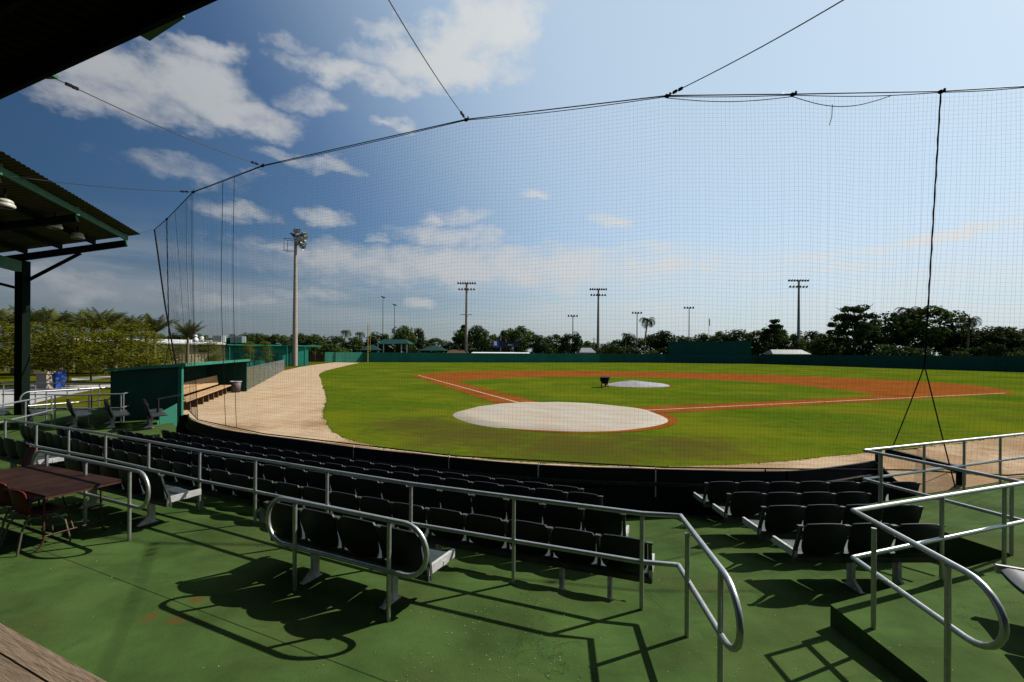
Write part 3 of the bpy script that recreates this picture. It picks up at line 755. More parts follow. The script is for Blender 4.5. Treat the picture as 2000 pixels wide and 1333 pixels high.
def seat_row(pts, faces, label, floor, legs=3, capL=True, capR=True):
    """pts: positions of the brackets (n+1) at the line of the backs; faces: facing angle per gap; floor(x, y) -> z"""
    n = len(pts) - 1
    mid = pts[n // 2]; root = Vector((mid[0], mid[1], floor(*mid)))
    row = thing('seat_row', root, 0, label, 'seat row', 'rows of black stadium seats')
    zs = [floor(*p) for p in pts]
    for i in range(n):
        a, b = Vector(pts[i]), Vector(pts[i + 1]); c = (a + b) / 2; z = (zs[i] + zs[i + 1]) / 2
        d = b - a; rz = math.atan2(d.y, d.x); tilt = math.atan2(zs[i + 1] - zs[i], d.length)
        s = obj('seat', PAN, row); s.location = Vector((c.x, c.y, z)) - root; s.rotation_euler = (rnd(-.015, .015), -tilt, rz + rnd(-.006, .006))
        k = obj('backrest', BACK, s)
        if i % 5 == 2: k.rotation_euler = (rnd(-.02, .02), 0, 0)
    for i, p in enumerate(pts):
        j = min(i, n - 1); d = Vector(pts[j + 1]) - Vector(pts[j]); rz = math.atan2(d.y, d.x)
        o = obj('bracket', BRK, row); o.location = Vector((p[0], p[1], zs[i])) - root; o.rotation_euler = (0, 0, rz)
        if (i == 0 and capL) or (i == n and capR):
            e = obj('end_panel', CAP, row); e.location = o.location; e.rotation_euler = o.rotation_euler
        if (i % legs == 1 and i < n) or (n <= 4 and i in (1, n - 1)) or (i == n - 1 and n > 4):
            e = obj('pedestal', LEG, row); nv = Vector((-math.sin(rz), math.cos(rz))); q = Vector(p[:2]) + d.normalized() * .12
            e.location = Vector((q.x, q.y, floor(q.x, q.y))) - root; e.rotation_euler = (0, 0, rz)
    m = MB(); bp = []
    for i, p in enumerate(pts):
        j = min(i, n - 1); d = (Vector(pts[j + 1]) - Vector(pts[j])).normalized(); nv = Vector((-d.y, d.x)) * .05
        bp.append(Vector((p[0] + nv.x, p[1] + nv.y, zs[i] + .335)) - root)
    for a, b in zip(bp[:-1], bp[1:]): m.bar(a - (b - a) * .03, b + (b - a) * .03, .07, .065)
    m.build('beam', M['beam'], row)
    return row
def curve_row(c, xend, xleft):
    f = lambda x: c[0] * x * x + c[1] * x + c[2]
    x = xend; out = [(x, f(x))]
    while x > xleft:
        sl = 2 * c[0] * x + c[1]; x -= PITCH / math.sqrt(1 + sl * sl); out.append((x, f(x)))
    return out[::-1]
random.seed(21)
lab = {'A': 'longest curved row of black seats, right behind the long railing', 'B': 'curved row of black seats second from the long railing',
       'C': 'curved row of black seats third from the long railing', 'D': 'front curved row of black seats beside the black padded wall'}
for k, c, e, l in (('A', (.0086, -.4041, 5.5249), 1.51, -13.2), ('B', (.0073, -.3849, 6.6867), 1.52, -12.2), ('C', (.0101, -.3601, 7.7132), 1.43, -11.2), ('D', (.0098, -.3937, 8.3883), 1.24, -10.0)):
    hz_ = {'A': 2.797, 'B': 2.909, 'C': 3.016, 'D': 3.107}[k]
    seat_row(curve_row(c, e, l), None, lab[k], (lambda z: (lambda x, y: HC - z))(hz_))
for (x0, x1, y, n, h, lb) in ((3.44, 5.14, 5.46, 3, 2.80, 'short row of three black seats behind the right railing corner'), (3.55, 5.80, 6.45, 4, 2.91, 'second row of the right block, four black seats on the green floor'),
                              (3.50, 5.78, 7.37, 4, 3.01, 'third row of the right block, four black seats'), (3.60, 7.58, 8.45, 7, 3.14, 'front row of the right block, seven black seats beside the padded wall')):
    seat_row([(x0 + (x1 - x0) * i / n, y + .012 * i) for i in range(n + 1)], None, lb, (lambda z: (lambda x, y: HC - z))(h))
flat = lambda x, y: ZD
u0 = Vector((-2.33, 5.13)); ud = Vector((.905, -.425)).normalized()
seat_row([tuple(u0 + ud * PITCH * (i - 1)) for i in range(5)], None, 'bank of four black seats behind the short rounded railing in the middle', flat)
u1 = Vector((-4.94, 6.50))
seat_row([tuple(u1 - ud * PITCH * (5 - i)) for i in range(6)], None, 'bank of black seats behind the brown folding table', flat)
u2 = Vector((-9.05, 8.62))
seat_row([tuple(u2 - ud * PITCH * (3 - i)) for i in range(4)], None, 'bank of black seats at the left edge beyond the brown table', flat)
# end seats of the side block, rows running away from the viewer
names = ['side block row nearest the dugout, one black seat end in view', 'side block row second from the dugout seen end on', 'side block row third from the dugout seen end on', 'side block row farthest from the dugout seen end on', 'side block row at the left picture edge']
for i, px in enumerate((302, 228, 154, 68, -10)):
    Y = 14.3; p0 = Vector(((px - 9 - 1000) / F * Y, Y)); d = Vector(p0).normalized(); d = Vector((d.x * 1.05, d.y * .96)).normalized()
    pts = [tuple(p0 + d * PITCH * k) for k in range(5)]
    seat_row(pts[::-1], None, names[i], lambda x, y: ZD + .07, capL=False, capR=False)
# row on the right walkway, only its first seat is in view
b0 = Vector((5.30, 4.34)); bd = Vector((.49, .87)).normalized()
seat_row([tuple(b0 - bd * PITCH * (2 - k)) for k in range(3)], None, 'black seat with pale worn pan at the right picture edge', flat)

# ------------------------------------------------------------------ railings
def dshape(a, b, ztop, zlow, rr, ends=(True, True), n=10):
    """closed rounded-end rail loop (or open) from a to b in plan, between two heights"""
    a = Vector(a); b = Vector(b); d = (b - a).normalized(); zc = (ztop + zlow) / 2; rad = (ztop - zlow) / 2
    pts = []
    if ends[1]:
        for k in range(n + 1):
            t = math.pi / 2 - math.pi * k / n; p = b + d * rad * math.cos(t); pts.append((p.x, p.y, zc + rad * math.sin(t)))
    else: pts += [(b.x, b.y, ztop), None, (b.x, b.y, zlow)]
    return pts, zc, rad, d
RAILR = .024
def railing(name, label, group, runs, posts, zbase, post_r=.0215, cat='railing', names=('top_rail', 'mid_rail')):
    o = thing(name, (posts[0][0], posts[0][1], zbase), 0, label, cat, group); t = Vector((posts[0][0], posts[0][1], zbase))
    for nm, pts, closed in runs:
        m = MB(); m.tube([Vector(p) - t for p in pts], RAILR, 10, closed=closed); m.build(nm, M['steel'], o)
    for p in posts:
        zt = p[2] if len(p) > 2 else zbase + .93; zb = p[3] if len(p) > 3 else zbase
        m = MB(); m.tube([Vector((p[0], p[1], zb)) - t, Vector((p[0], p[1], zt)) - t], post_r, 10); m.build('post', M['steel'], o)
    return o
ZR, ZM = ZD + .95, ZD + .47
# long railing with the handrail that turns towards the viewer at its right end
k1 = (1.66, 4.46)
endp = Vector((1.545, 3.30)); hd = (endp - Vector(k1)).normalized(); rad = (ZR - ZM) / 2; e2 = endp
dend = []
for k in range(13):
    t = math.pi / 2 - math.pi * k / 12; p = e2 + hd * rad * math.cos(t) * 1.25; dend.append((p.x, p.y, (ZR + ZM) / 2 + rad * math.sin(t)))
topl = [(x, y, ZR) for x, y in RL[::-1]] + [(k1[0], k1[1], ZR)]
lowl = [(x, y, ZM) for x, y in RL[::-1]] + [(k1[0] - .02, k1[1], ZM)]
railing('railing', 'long galvanised railing that bends into a rounded handrail in the aisle', 'galvanised railings of the stand',
        [('top_rail', topl + dend + [(k1[0] - .02, k1[1] - .001, ZM)], False), ('mid_rail', lowl, False)],
        [(x, y) for x, y in RL] + [(1.585, 4.09), (1.55, 3.36)], ZD)
def loop(a, b):
    a = Vector(a); b = Vector(b); d = (b - a).normalized(); rad = (ZR - ZM) / 2; zc = (ZR + ZM) / 2; pts = []
    for k in range(13):
        t = math.pi / 2 - math.pi * k / 12; p = b + d * rad * math.cos(t); pts.append((p.x, p.y, zc + rad * math.sin(t)))
    for k in range(13):
        t = -math.pi / 2 - math.pi * k / 12; p = a + d * rad * math.cos(t); pts.append((p.x, p.y, zc + rad * math.sin(t)))
    return pts
pa, pb = Vector((-2.29, 4.83)), Vector((-1.15, 4.30)); dd = (pb - pa).normalized()
railing('railing', 'short railing loop with two rounded ends behind four black seats', 'galvanised railings of the stand', [('top_rail', loop(pa - dd * .18, pb + dd * .19), True)], [tuple(pa), tuple(pb)], ZD)
pa, pb = Vector((-7.2, 7.06)), Vector((-5.1, 6.09)); dd = (pb - pa).normalized(); pm = Vector((-6.13, 6.56))
railing('railing', 'railing loop with rounded ends behind the brown folding table', 'galvanised railings of the stand', [('top_rail', loop(pa - dd * .2, pb + dd * .2), True)], [tuple(pa), tuple(pm), tuple(pb)], ZD)
# right: near railing corner with a rounded end towards the viewer
c = (3.49, 4.65); e = Vector((3.335, 3.34)); hd = (e - Vector(c)).normalized(); dend = []
for k in range(13):
    t = math.pi / 2 - math.pi * k / 12; p = e + hd * rad * math.cos(t) * 1.25; dend.append((p.x, p.y, (ZR + ZM) / 2 + rad * math.sin(t)))
B_ = (6.42, 5.70)
railing('railing', 'near right railing with a pointed corner and a rounded end', 'galvanised railings of the stand',
        [('top_rail', [(*B_, ZR), (*c, ZR)] + dend + [(c[0], c[1], ZM)], False), ('mid_rail', [(*B_, ZM), (*c, ZM)], False)],
        [(3.37, 4.23), (3.34, 3.48), (4.86, 5.14), (6.02, 5.56)], ZD)
C_ = (5.88, 7.60); D_ = (12.2, 9.96)
def on(a, b, t): return (a[0] + (b[0] - a[0]) * t, a[1] + (b[1] - a[1]) * t)
railing('railing', 'far right railing with a corner in front of the sandy track', 'galvanised railings of the stand',
        [('top_rail', [(*B_, ZR + .001), (*C_, ZR)], False), ('mid_rail', [(*B_, ZM + .001), (*C_, ZM)], False), ('top_rail', [(*C_, ZR), (*D_, ZR)], False), ('mid_rail', [(*C_, ZM), (*D_, ZM)], False)],
        [on(B_, C_, .06), on(B_, C_, .86), on(C_, D_, .06), on(C_, D_, .24), on(C_, D_, .42), on(C_, D_, .60), on(C_, D_, .85)], ZD)
# ramp railings by the dugout
def straight(label, a, b, n, zt=.92, zb=-.10, lean=0):
    a = Vector(a); b = Vector(b); pts = [a.lerp(b, (i + .06) / (n - 1 + .12)) for i in range(n)]
    railing('railing', label, 'galvanised railings by the dugout ramp', [('top_rail', [(a.x, a.y, zt - lean), (b.x, b.y, zt)], False), ('mid_rail', [(a.x, a.y, zt - .47 - lean), (b.x, b.y, zt - .47)], False)],
            [(p.x, p.y, zt - lean * (1 - i / (n - 1)), zb) for i, p in enumerate(pts)], zb)
straight('sloping ramp railing with five posts in front of the dugout end wall', (-13.4, 15.7), (-15.3, 20.0), 5, .92, -.12, .05)
straight('level railing joining the ramp railing from the left', (-15.05, 14.95), (-13.4, 15.7), 3, .87, -.12)
straight('thin dark far railing along the lawn beside the dugout', (-21.5, 19.2), (-14.6, 19.2), 6, .96, -.10)
straight('railing running out of the left picture edge towards the ramp', (-13.6, 11.9), (-15.05, 14.95), 3, .87, -.12)
pa, pb = Vector((-16.5, 15.6)), Vector((-15.7, 17.6)); dd = (pb - pa).normalized(); zz = .17
railing('railing', 'small rounded railing loop on the ramp near the dark roof post', 'galvanised railings by the dugout ramp', [('top_rail', [(p[0], p[1], p[2] + zz) for p in loop(pa, pb)], True)], [tuple(pa.lerp(pb, .2)) + (.92, -.12), tuple(pa.lerp(pb, .8)) + (.92, -.12)], -.12)
# teal ramp side wall
rw = thing('ramp_wall', (-12.6, 15.6, -.4), 0, 'low teal ramp wall with sloping top at the foot of the dugout', 'wall')
a_, b_ = P(308, 840, 15.3), P(345, 838, 15.9); m = MB()
q = [Vector((a_.x, a_.y, -.8)), Vector((b_.x, b_.y, -.8)), Vector((b_.x, b_.y, .52)), Vector((a_.x, a_.y, .24))]
nv = Vector((-.5, .9, 0)) * .15; o0 = Vector((-12.6, 15.6, -.4))
m.add([p - o0 for p in q] + [p + nv - o0 for p in q], [(0, 1, 2, 3), (7, 6, 5, 4), (3, 2, 6, 7), (1, 5, 6, 2), (0, 4, 5, 1), (0, 3, 7, 4)]); m.build('wall', M['dugout'], rw)
m = MB(); m.bar(q[3] - o0 + Vector((.02, -.05, .5)), q[2] - o0 + Vector((.2, -.05, .32)), .06, .05); m.bar(q[3] - o0 + Vector((.05, -.04, -.2)), q[3] - o0 + Vector((.05, -.04, .5)), .05, .05); m.build('rail', M['blackpad'], rw)

# ------------------------------------------------------------------ timber step, table, chairs
st_ = thing('timber_bench', (-3.0, 2.9, .2), 0, 'weathered timber planks at the bottom left corner', 'bench')
o0 = Vector((-3.0, 2.9, .2)); zp = HC - 2.08
e0, e1_ = G(0, 1215, zp), G(215, 1333, zp); ed = (e1_ - e0).normalized(); en = Vector((ed.y, -ed.x, 0))
for off, wd, dz in ((0, .150, 0), (.158, .13, -.006)):
    m = MB()
    for (s0, s1) in ((-2.2, .13), (.136, 3.2)):
        a = e0 + ed * s0 + en * (off + wd / 2); b = e0 + ed * s1 + en * (off + wd / 2)
        m.bar(a - o0 + Vector((0, 0, -.02 + dz)), b - o0 + Vector((0, 0, -.02 + dz)), wd, .038)
    m.build('plank', M['oldwood'], st_)
m = MB(); a = e0 - ed * 2 + en * .42; b = e0 + ed * 3 + en * .42; m.bar(a - o0 + Vector((0, 0, -.06)), b - o0 + Vector((0, 0, -.06)), .26, .03); m.build('board', M['tealdark'], st_)
m = MB()
for s in (-1.2, 1.9): a = e0 + ed * s + en * .2; m.bar(a - o0 + Vector((0, 0, -.05)), a - o0 + Vector((0, 0, ZD - zp)), .08, .2)
m.build('leg', M['tealdark'], st_)

tb = thing('folding_table', (-6.6, 6.4, ZD), math.atan2(-.38, .92), 'long brown folding table with worn dark top on the left of the walkway', 'table')
m = MB()
LT, WT = 2.2, .80
m.box((0, 0, .735), (LT, WT, .022)); m.build('tabletop', M['table'], tb)
m = MB()
for sy in (-1, 1): m.box((0, sy * (WT / 2 - .012), .712), (LT - .004, .022, .030))
for sx in (-1, 1): m.box((sx * (LT / 2 - .012), 0, .712), (.022, WT - .05, .030))
m.build('apron', M['tableleg'], tb)
for sx in (-1, 1):
    for sy in (-1, 1):
        m = MB(); m.tube([(sx * .82, sy * .30, .71), (sx * .82, sy * .30, .12), (sx * .82, sy * .33, .05), (sx * .82, sy * .37, 0)], .014, 8); m.build('leg', M['tableleg'], tb)
    m = MB(); m.tube([(sx * .82, -.30, .16), (sx * .82, .30, .16)], .010, 6); m.tube([(sx * .82, 0, .16), (sx * .45, 0, .70)], .009, 6); m.build('brace', M['tableleg'], tb)

def chair_proto():
    root = thing('shell_chair', (0, 0, 0), 0, 'red plastic shell chair in front of the brown folding table', 'chair', 'red plastic chairs at the brown table')
    prof = [(-.24, .80, .20), (-.225, .74, .215), (-.20, .62, .225), (-.175, .52, .22), (-.14, .455, .215), (-.06, .43, .22), (.08, .435, .22), (.18, .45, .215), (.225, .44, .20)]
    mb = MB(); nx = 8; T = []; 
    for th in (0, -.012):
        for (y, z, w) in prof:
            for i in range(nx + 1):
                s = i / nx * 2 - 1; T.append((s * w, y + (.05 * s * s if z > .5 else 0) + (th if z > .5 else 0), z + (.02 * s * s if z <= .5 else -.03 * s ** 4 if z > .78 else 0) + (th if z <= .5 else 0)))
    m_ = len(prof); q = lambda k, j, i: k * m_ * (nx + 1) + j * (nx + 1) + i
    f = [(q(0, j, i), q(0, j, i + 1), q(0, j + 1, i + 1), q(0, j + 1, i)) for j in range(m_ - 1) for i in range(nx)]
    f += [tuple(v + m_ * (nx + 1) for v in reversed(x)) for x in f]
    ring = [(0, i) for i in range(nx + 1)] + [(j, nx) for j in range(1, m_)] + [(m_ - 1, i) for i in range(nx - 1, -1, -1)] + [(j, 0) for j in range(m_ - 2, 0, -1)]
    for k in range(len(ring)):
        a, b = ring[k], ring[(k + 1) % len(ring)]; f.append((q(0, *a), q(1, *a), q(1, *b), q(0, *b)))
    mb.add(T, f, True); mb.build('shell', M['red'], root)
    for s in (-1, 1):
        m = MB(); m.tube([(s * .24, -.26, 0), (s * .20, -.20, .30), (s * .17, -.14, .405), (s * .16, .0, .41), (s * .17, .12, .405), (s * .21, .20, .30), (s * .24, .25, 0)], .0125, 8); m.build('leg', M['chairleg'], root)
    m = MB(); m.tube([(-.17, .10, .408), (.17, .10, .408)], .010, 6); m.tube([(-.17, -.10, .408), (.17, -.10, .408)], .010, 6); m.build('crossbar', M['chairleg'], root)
    return root
ch = chair_proto()
ch.location = (-6.17, 5.93, ZD); ch.rotation_euler = (0, 0, R(-25))
for (x, y, rz, lb) in ((-8.65, 7.95, R(152), 'red plastic shell chair behind the brown folding table'), (-6.80, 6.26, R(-20), 'dark red chair at the left picture edge beside the table')):
    c2_ = copy_tree(ch); c2_.location = (x, y, ZD); c2_.rotation_euler = (0, 0, rz); c2_['label'] = lb

# ------------------------------------------------------------------ roofs
def corrugated(mb, a, b, back, drop, th=.03, pitch=.28, rise=.05):
    """roof sheet from eave a-b, running back along vector `back` (plan) with a total drop; ribs run from eave to back"""
    a = Vector(a); b = Vector(b); L_ = (b - a).length; n = int(L_ / pitch); d = (b - a) / n; bk = Vector((back[0], back[1], -drop))
    for i in range(n):
        p = a + d * i
        prof = [(0, 0), (.35, 0), (.45, rise), (.9, rise), (1.0, 0)]
        for (u0_, h0), (u1_, h1) in zip(prof[:-1], prof[1:]):
            q0 = p + d * u0_ + Vector((0, 0, h0)); q1 = p + d * u1_ + Vector((0, 0, h1))
            mb.add([q0, q1, q1 + bk, q0 + bk], [(0, 1, 2, 3)])
rf = thing('grandstand_roof', (0, 2, ROOF1), 0, 'black underside of the near grandstand roof at the top left corner', 'roof')
o0 = Vector((0, 2, ROOF1)); e1d = Vector((.918, -.397, 0)); e2d = Vector((.918, .397, 0))
apex = Vector((2.0, 3.40, ROOF1)); lft = apex - e1d * 14.2; rgt = apex + e2d * 5.6
m = MB()
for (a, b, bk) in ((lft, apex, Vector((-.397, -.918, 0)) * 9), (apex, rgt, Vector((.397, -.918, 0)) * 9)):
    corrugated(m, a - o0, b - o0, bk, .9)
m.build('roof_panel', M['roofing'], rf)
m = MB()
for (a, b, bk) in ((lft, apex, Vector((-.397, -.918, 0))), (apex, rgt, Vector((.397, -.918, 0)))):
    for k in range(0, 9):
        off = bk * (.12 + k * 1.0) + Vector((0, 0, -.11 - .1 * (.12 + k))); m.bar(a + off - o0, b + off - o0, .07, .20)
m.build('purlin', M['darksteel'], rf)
m = MB()
for (a, b, bk) in ((lft, apex, Vector((-.397, -.918, 0))), (apex, rgt, Vector((.397, -.918, 0)))):
    for k in range(5):
        p = a.lerp(b, (k + .35) / 5); m.bar(p + bk * 1.3 + Vector((0, 0, -.30)) - o0, p + bk * 9 + Vector((0, 0, -1.1)) - o0, .18, .30)
m.build('rafter', M['darksteel'], rf)
for k in range(3):
    m = MB(); p = lft.lerp(apex, (k + .35) / 3) + Vector((-.397, -.918, 0)) * 6.5; m.bar(Vector((p.x, p.y, ROOF1 - 1.2)) - o0, Vector((p.x, p.y, ZD)) - o0, .25, .25); m.build('post', M['darksteel'], rf)
for k in range(3):
    m = MB(); p = apex.lerp(rgt, (k + .75) / 3) + Vector((.397, -.918, 0)) * 6.5; m.bar(Vector((p.x, p.y, ROOF1 - 1.2)) - o0, Vector((p.x, p.y, ZD)) - o0, .25, .25); m.build('post', M['darksteel'], rf)
m = MB(); g1 = P(300, 44, 6.62); m.bar(g1 - e1d * .42 - o0 + Vector((0, 0, -.05)), g1 + e1d * .42 - o0 + Vector((0, 0, .06)), .30, .035); m.build('bracket', M['roofsteel'], rf)
m = MB(); g2 = P(90, 146, 7.70); m.box(g2 - o0, (.20, .16, .06)); m.build('bracket', M['roofsteel'], rf)
# unseen back wall, added behind the viewer to block sky light and deepen shade
gw = thing('sky_block_wall', (0, -6.5, ZD), 0, 'unseen dark wall added behind the viewer to block sky light', 'wall')
m = MB(); m.bar((-14, 5.5, 3.0), (0, -.3, 3.0), .2, 6.0); m.bar((0, -.3, 3.0), (15, 5.5, 3.0), .2, 6.0); m.build('wall', M['darksteel'], gw)

sr = thing('side_stand_roof', (-19.1, 17.8, ZD + .1), 0, 'green steel roof of the side stand with brown sheet and a dark post at the left', 'roof')
o0 = Vector((-19.1, 17.8, ZD + .1)); zc_ = HC + 4.9
fc = Vector((-15.6, 19.1, zc_)); nd = Vector((.355, -.935, 0)); bk = Vector((-.935, -.355, 0)); nc = fc + nd * 11.2; SL = .26
m = MB(); corrugated(m, fc - o0, nc - o0, bk * 9, 9 * SL, rise=.022, pitch=.2); m.build('roof_panel', M['sheet'], sr)
for k in range(8):
    off = bk * (.42 + k * 1.05); off = off + Vector((0, 0, -.12 - SL * (.42 + k * 1.05))); m = MB()
    m.bar(fc + off - nd * (-.12) - o0, nc + off - o0, .07, .19); m.build('purlin', M['roofsteel'] if k == 0 else M['darksteel'], sr)
for k in range(3):
    s = fc + nd * (.25 + 3.75 * k); m = MB()
    a = s + bk * .40 + Vector((0, 0, -.24 - SL * .4)); b = s + bk * 9 + Vector((0, 0, -.24 - SL * 9))
    m.bar(a - o0 + Vector((0, 0, -.12)), b - o0 + Vector((0, 0, -.12)), .16, .24); m.build('rafter', M['darksteel'], sr)
    m = MB(); p = s + bk * .40 + Vector((0, 0, -.2)); m.box(p - o0, (.05, .14, .34)); m.build('cleat', M['roofsteel'], sr)
pp_ = fc + nd * .25 + bk * 3.62
m = MB(); m.bar(Vector((pp_.x, pp_.y, zc_ - .5 - SL * 3.62)) - o0, Vector((pp_.x, pp_.y, ZD)) - o0, .30, .30); m.build('post', M['darksteel'], sr)
m = MB(); zt = zc_ - .5 - SL * 3.62
m.bar(Vector((pp_.x, pp_.y, zt - .85)) - o0, Vector((pp_.x, pp_.y, zt + .45)) - bk * 1.75 - o0 + Vector((0, 0, 0)), .10, .10); m.bar(Vector((pp_.x, pp_.y, zt - 1.1)) - o0, Vector((pp_.x, pp_.y, zt - .6)) + bk * 1.8 - o0, .10, .10); m.build('brace', M['darksteel'], sr)
m = MB(); m.bar(Vector((pp_.x, pp_.y, zt - .25)) - o0, Vector((pp_.x, pp_.y, zt - .25)) + nd * 9 - o0, .14, .42); m.build('girder', M['roofsteel'], sr)
def bowl(px, py, Y, lb):
    p = P(px, py, Y); o = thing('bowl_lamp', p, 0, lb, 'lamp', 'white bowl lamps under the side stand roof'); o.scale = (.82, .82, .82)
    m = MB(); pr = [(.0, .26), (.12, .26), (.19, .22), (.22, .14), (.20, .13), (.24, .10), (.26, .04), (.24, 0)]; na = 16
    vs_ = [(r * math.cos(2 * math.pi * k / na), r * math.sin(2 * math.pi * k / na), z) for r, z in pr for k in range(na)]
    m.add(vs_, [(i * na + k, i * na + (k + 1) % na, (i + 1) * na + (k + 1) % na, (i + 1) * na + k) for i in range(len(pr) - 1) for k in range(na)], True); m.build('shade', M['lampwhite'], o)
    m = MB(); m.tube([(.205 * math.cos(2 * math.pi * k / 18), .205 * math.sin(2 * math.pi * k / 18), .0) for k in range(18)], .022, 6, closed=True); m.build('rim', M['grey'], o)
    m = MB(); m.tube([(0, 0, .25), (0, 0, .62)], .03, 8); m.build('stem', M['darksteel'], o)
bowl(8, 405, 12.4, 'white bowl lamp under the roof nearest the left picture edge'); bowl(105, 446, 15.2, 'white bowl lamp half hidden by a roof rafter'); bowl(150, 466, 16.8, 'white bowl lamp farthest along the side stand roof')

# ------------------------------------------------------------------ dugout
DD = Vector((-.33, .944, 0)).normalized(); DN = Vector((-DD.y, DD.x, 0))        # along the line, and away from the field
n0 = Vector((-12.1, 16.75, 0)); f0 = n0 + DD * 10.9; DEP = 2.05
dg = thing('dugout', n0, 0, 'dark green flat roofed dugout with an open front at the left of the field', 'dugout')
def q4(mb, a, b, c, d): mb.add([a, b, c, d], [(0, 1, 2, 3)])
zf, zb_ = 1.92, 1.66
m = MB(); m.bar(DN * .06 + Vector((0, 0, 0)), DN * .06 + Vector((0, 0, zf - .12)), .10, .14); 
L3 = DD * 10.9
def slab(mb, p, along, depthv, th, z0, z1a, z1b):
    """upright wall from p along `along`, thickness vector th, heights z1a at start and z1b at its end"""
    a = p; b = p + along; t = th
    pts = [a + Vector((0, 0, z0)), b + Vector((0, 0, z0)), b + t + Vector((0, 0, z0)), a + t + Vector((0, 0, z0)), a + Vector((0, 0, z1a)), b + Vector((0, 0, z1b)), b + t + Vector((0, 0, z1b)), a + t + Vector((0, 0, z1a))]
    mb.add(pts, [(3, 2, 1, 0), (4, 5, 6, 7), (0, 1, 5, 4), (1, 2, 6, 5), (2, 3, 7, 6), (3, 0, 4, 7)])
m.build('front_post', M['dugout'], dg)
m = MB(); slab(m, DN * .16, DN * (DEP - .16), None, DD * .10, -.3, zf - .13, zb_ - .03); m.build('end_wall', M['dugshade'], dg)
m = MB(); slab(m, L3 - DD * .10 + DN * .02, DN * (DEP - .02), None, DD * .10, -.05, zf - .13, zb_ - .03); m.build('end_wall', M['dugshade'], dg)
m = MB(); slab(m, DN * DEP, L3, None, DN * .10, -.1, zb_ - .03, zb_ - .03); m.build('back_wall', M['dugshade'], dg)
m = MB(); a = -DN * .12 - DD * .1; b = L3 - DN * .12 + DD * .1; c = b + DN * (DEP + .35); d = a + DN * (DEP + .35)
up = lambda z: Vector((0, 0, z))
m.add([a + up(zf - .125), b + up(zf - .125), c + up(zb_ - .025), d + up(zb_ - .025), a + up(zf), b + up(zf), c + up(zb_ + .05), d + up(zb_ + .05)], [(3, 2, 1, 0), (4, 5, 6, 7), (0, 1, 5, 4), (1, 2, 6, 5), (2, 3, 7, 6), (3, 0, 4, 7)])
m.build('roof', M['dugout'], dg)
bn = thing('players_bench', n0 + DD * 4.95 + DN * .52, math.atan2(DD.y, DD.x) + .06, 'long pale timber players bench with backrest inside the dugout', 'bench')
m = MB()
for k in range(2): m.box((0, .0 - .0 + (k - .5) * .26, .46), (9.2, .25, .05))
m.build('seat', M['timber'], bn)
m = MB()
for k in range(2): m.box((0, .40 + .035 * k, .66 + k * .25), (9.2, .05, .235), Matrix.Rotation(-.12, 3, 'X'))
m.build('backrest', M['timber'], bn)
for k in range(9):
    m = MB(); x = -4.3 + k * 1.075; m.box((x, .1, .215), (.16, .36, .43)); m.box((x, .50, .48), (.10, .06, .96)); m.build('leg', M['brown'], bn)
bp_ = P(461, 766, 26.3)
tbn = thing('trash_bin', (bp_.x, bp_.y, 0), 0, 'round grey rubbish bin at the far end of the dugout', 'bin')
def lathe(prof, na=20):
    m = MB(); vs_ = [(r * math.cos(2 * math.pi * k / na), r * math.sin(2 * math.pi * k / na), z) for r, z in prof for k in range(na)]
    m.add(vs_, [(i * na + k, i * na + (k + 1) % na, (i + 1) * na + (k + 1) % na, (i + 1) * na + k) for i in range(len(prof) - 1) for k in range(na)], True); return m
lathe([(0, .01), (.22, .01), (.28, .62), (.25, .62), (.2, .1), (0, .1)]).build('body', M['bin'], tbn)
m = MB(); m.tube([(.29 * math.cos(2 * math.pi * k / 20), .29 * math.sin(2 * math.pi * k / 20), .63) for k in range(20)], .022, 6, closed=True); m.build('rim', M['cap'], tbn)
# chain-link fence from the dugout outwards
fa, fb = Vector((-15.9, 27.3, 0)), Vector((-29.0, 58.0, 0))
fn_ = thing('chain_link_fence', fa, 0, 'low silver chain link fence running from the dugout along the sand', 'fence')
fd = fb - fa; L_ = fd.length; dn = fd.normalized(); m = MB(); hgt = 1.35; step = .14
k = -hgt
while k < L_:
    for sg in (0, 1):
        s0 = max(0, k); s1 = min(L_, k + hgt)
        if s1 > s0:
            za, zb2 = (s0 - k, s1 - k) if sg == 0 else (hgt - (s0 - k), hgt - (s1 - k))
            m.tube([dn * s0 + up(za + .03), dn * s1 + up(zb2 + .03)], .003, 3, caps=False, smooth=False)
    k += step
m.build('wire_mesh', M['fence'], fn_)
m = MB(); m.tube([up(hgt + .03), fd + up(hgt + .03)], .022, 6); m.build('top_rail', M['fence'], fn_)
for k in range(11): m = MB(); p = fd * (k / 10); m.tube([p, p + up(hgt + .06)], .028, 6); m.build('post', M['fence'], fn_)

# ------------------------------------------------------------------ outfield wall, foul pole, batter's eye
ow_ = thing('outfield_wall', (0, 119, 0), 0, 'long dark green outfield wall around the far side of the field', 'wall')
o0 = Vector((0, 119, 0)); HW = 2.42
for i in range(len(OUT) - 1):
    a = Vector((*OUT[i], 0)); b = Vector((*OUT[i + 1], 0)); d = (b - a).normalized(); w = Vector((-d.y, d.x, 0)) * .1
    m = MB(); m.bar(a - o0 + w + up(HW / 2), b - o0 + w + up(HW / 2), .2, HW)
    L_ = (b - a).length; nseg = int(L_ / 2.44)
    for k in range(1, nseg): p = a + d * (k * 2.44) - o0; m.bar(p + up(.02), p + up(HW - .02), .05, .012)
    m.build('panel', M['dugout'] if i < 1 else (M['wallgreen'] if i < 3 else M['eye'] if i > 3 else M['wallgreen']), ow_)
be = thing('batters_eye', (54, 126.2, 0), 0, 'tall dark green screen rising above the outfield wall in centre field', 'screen')
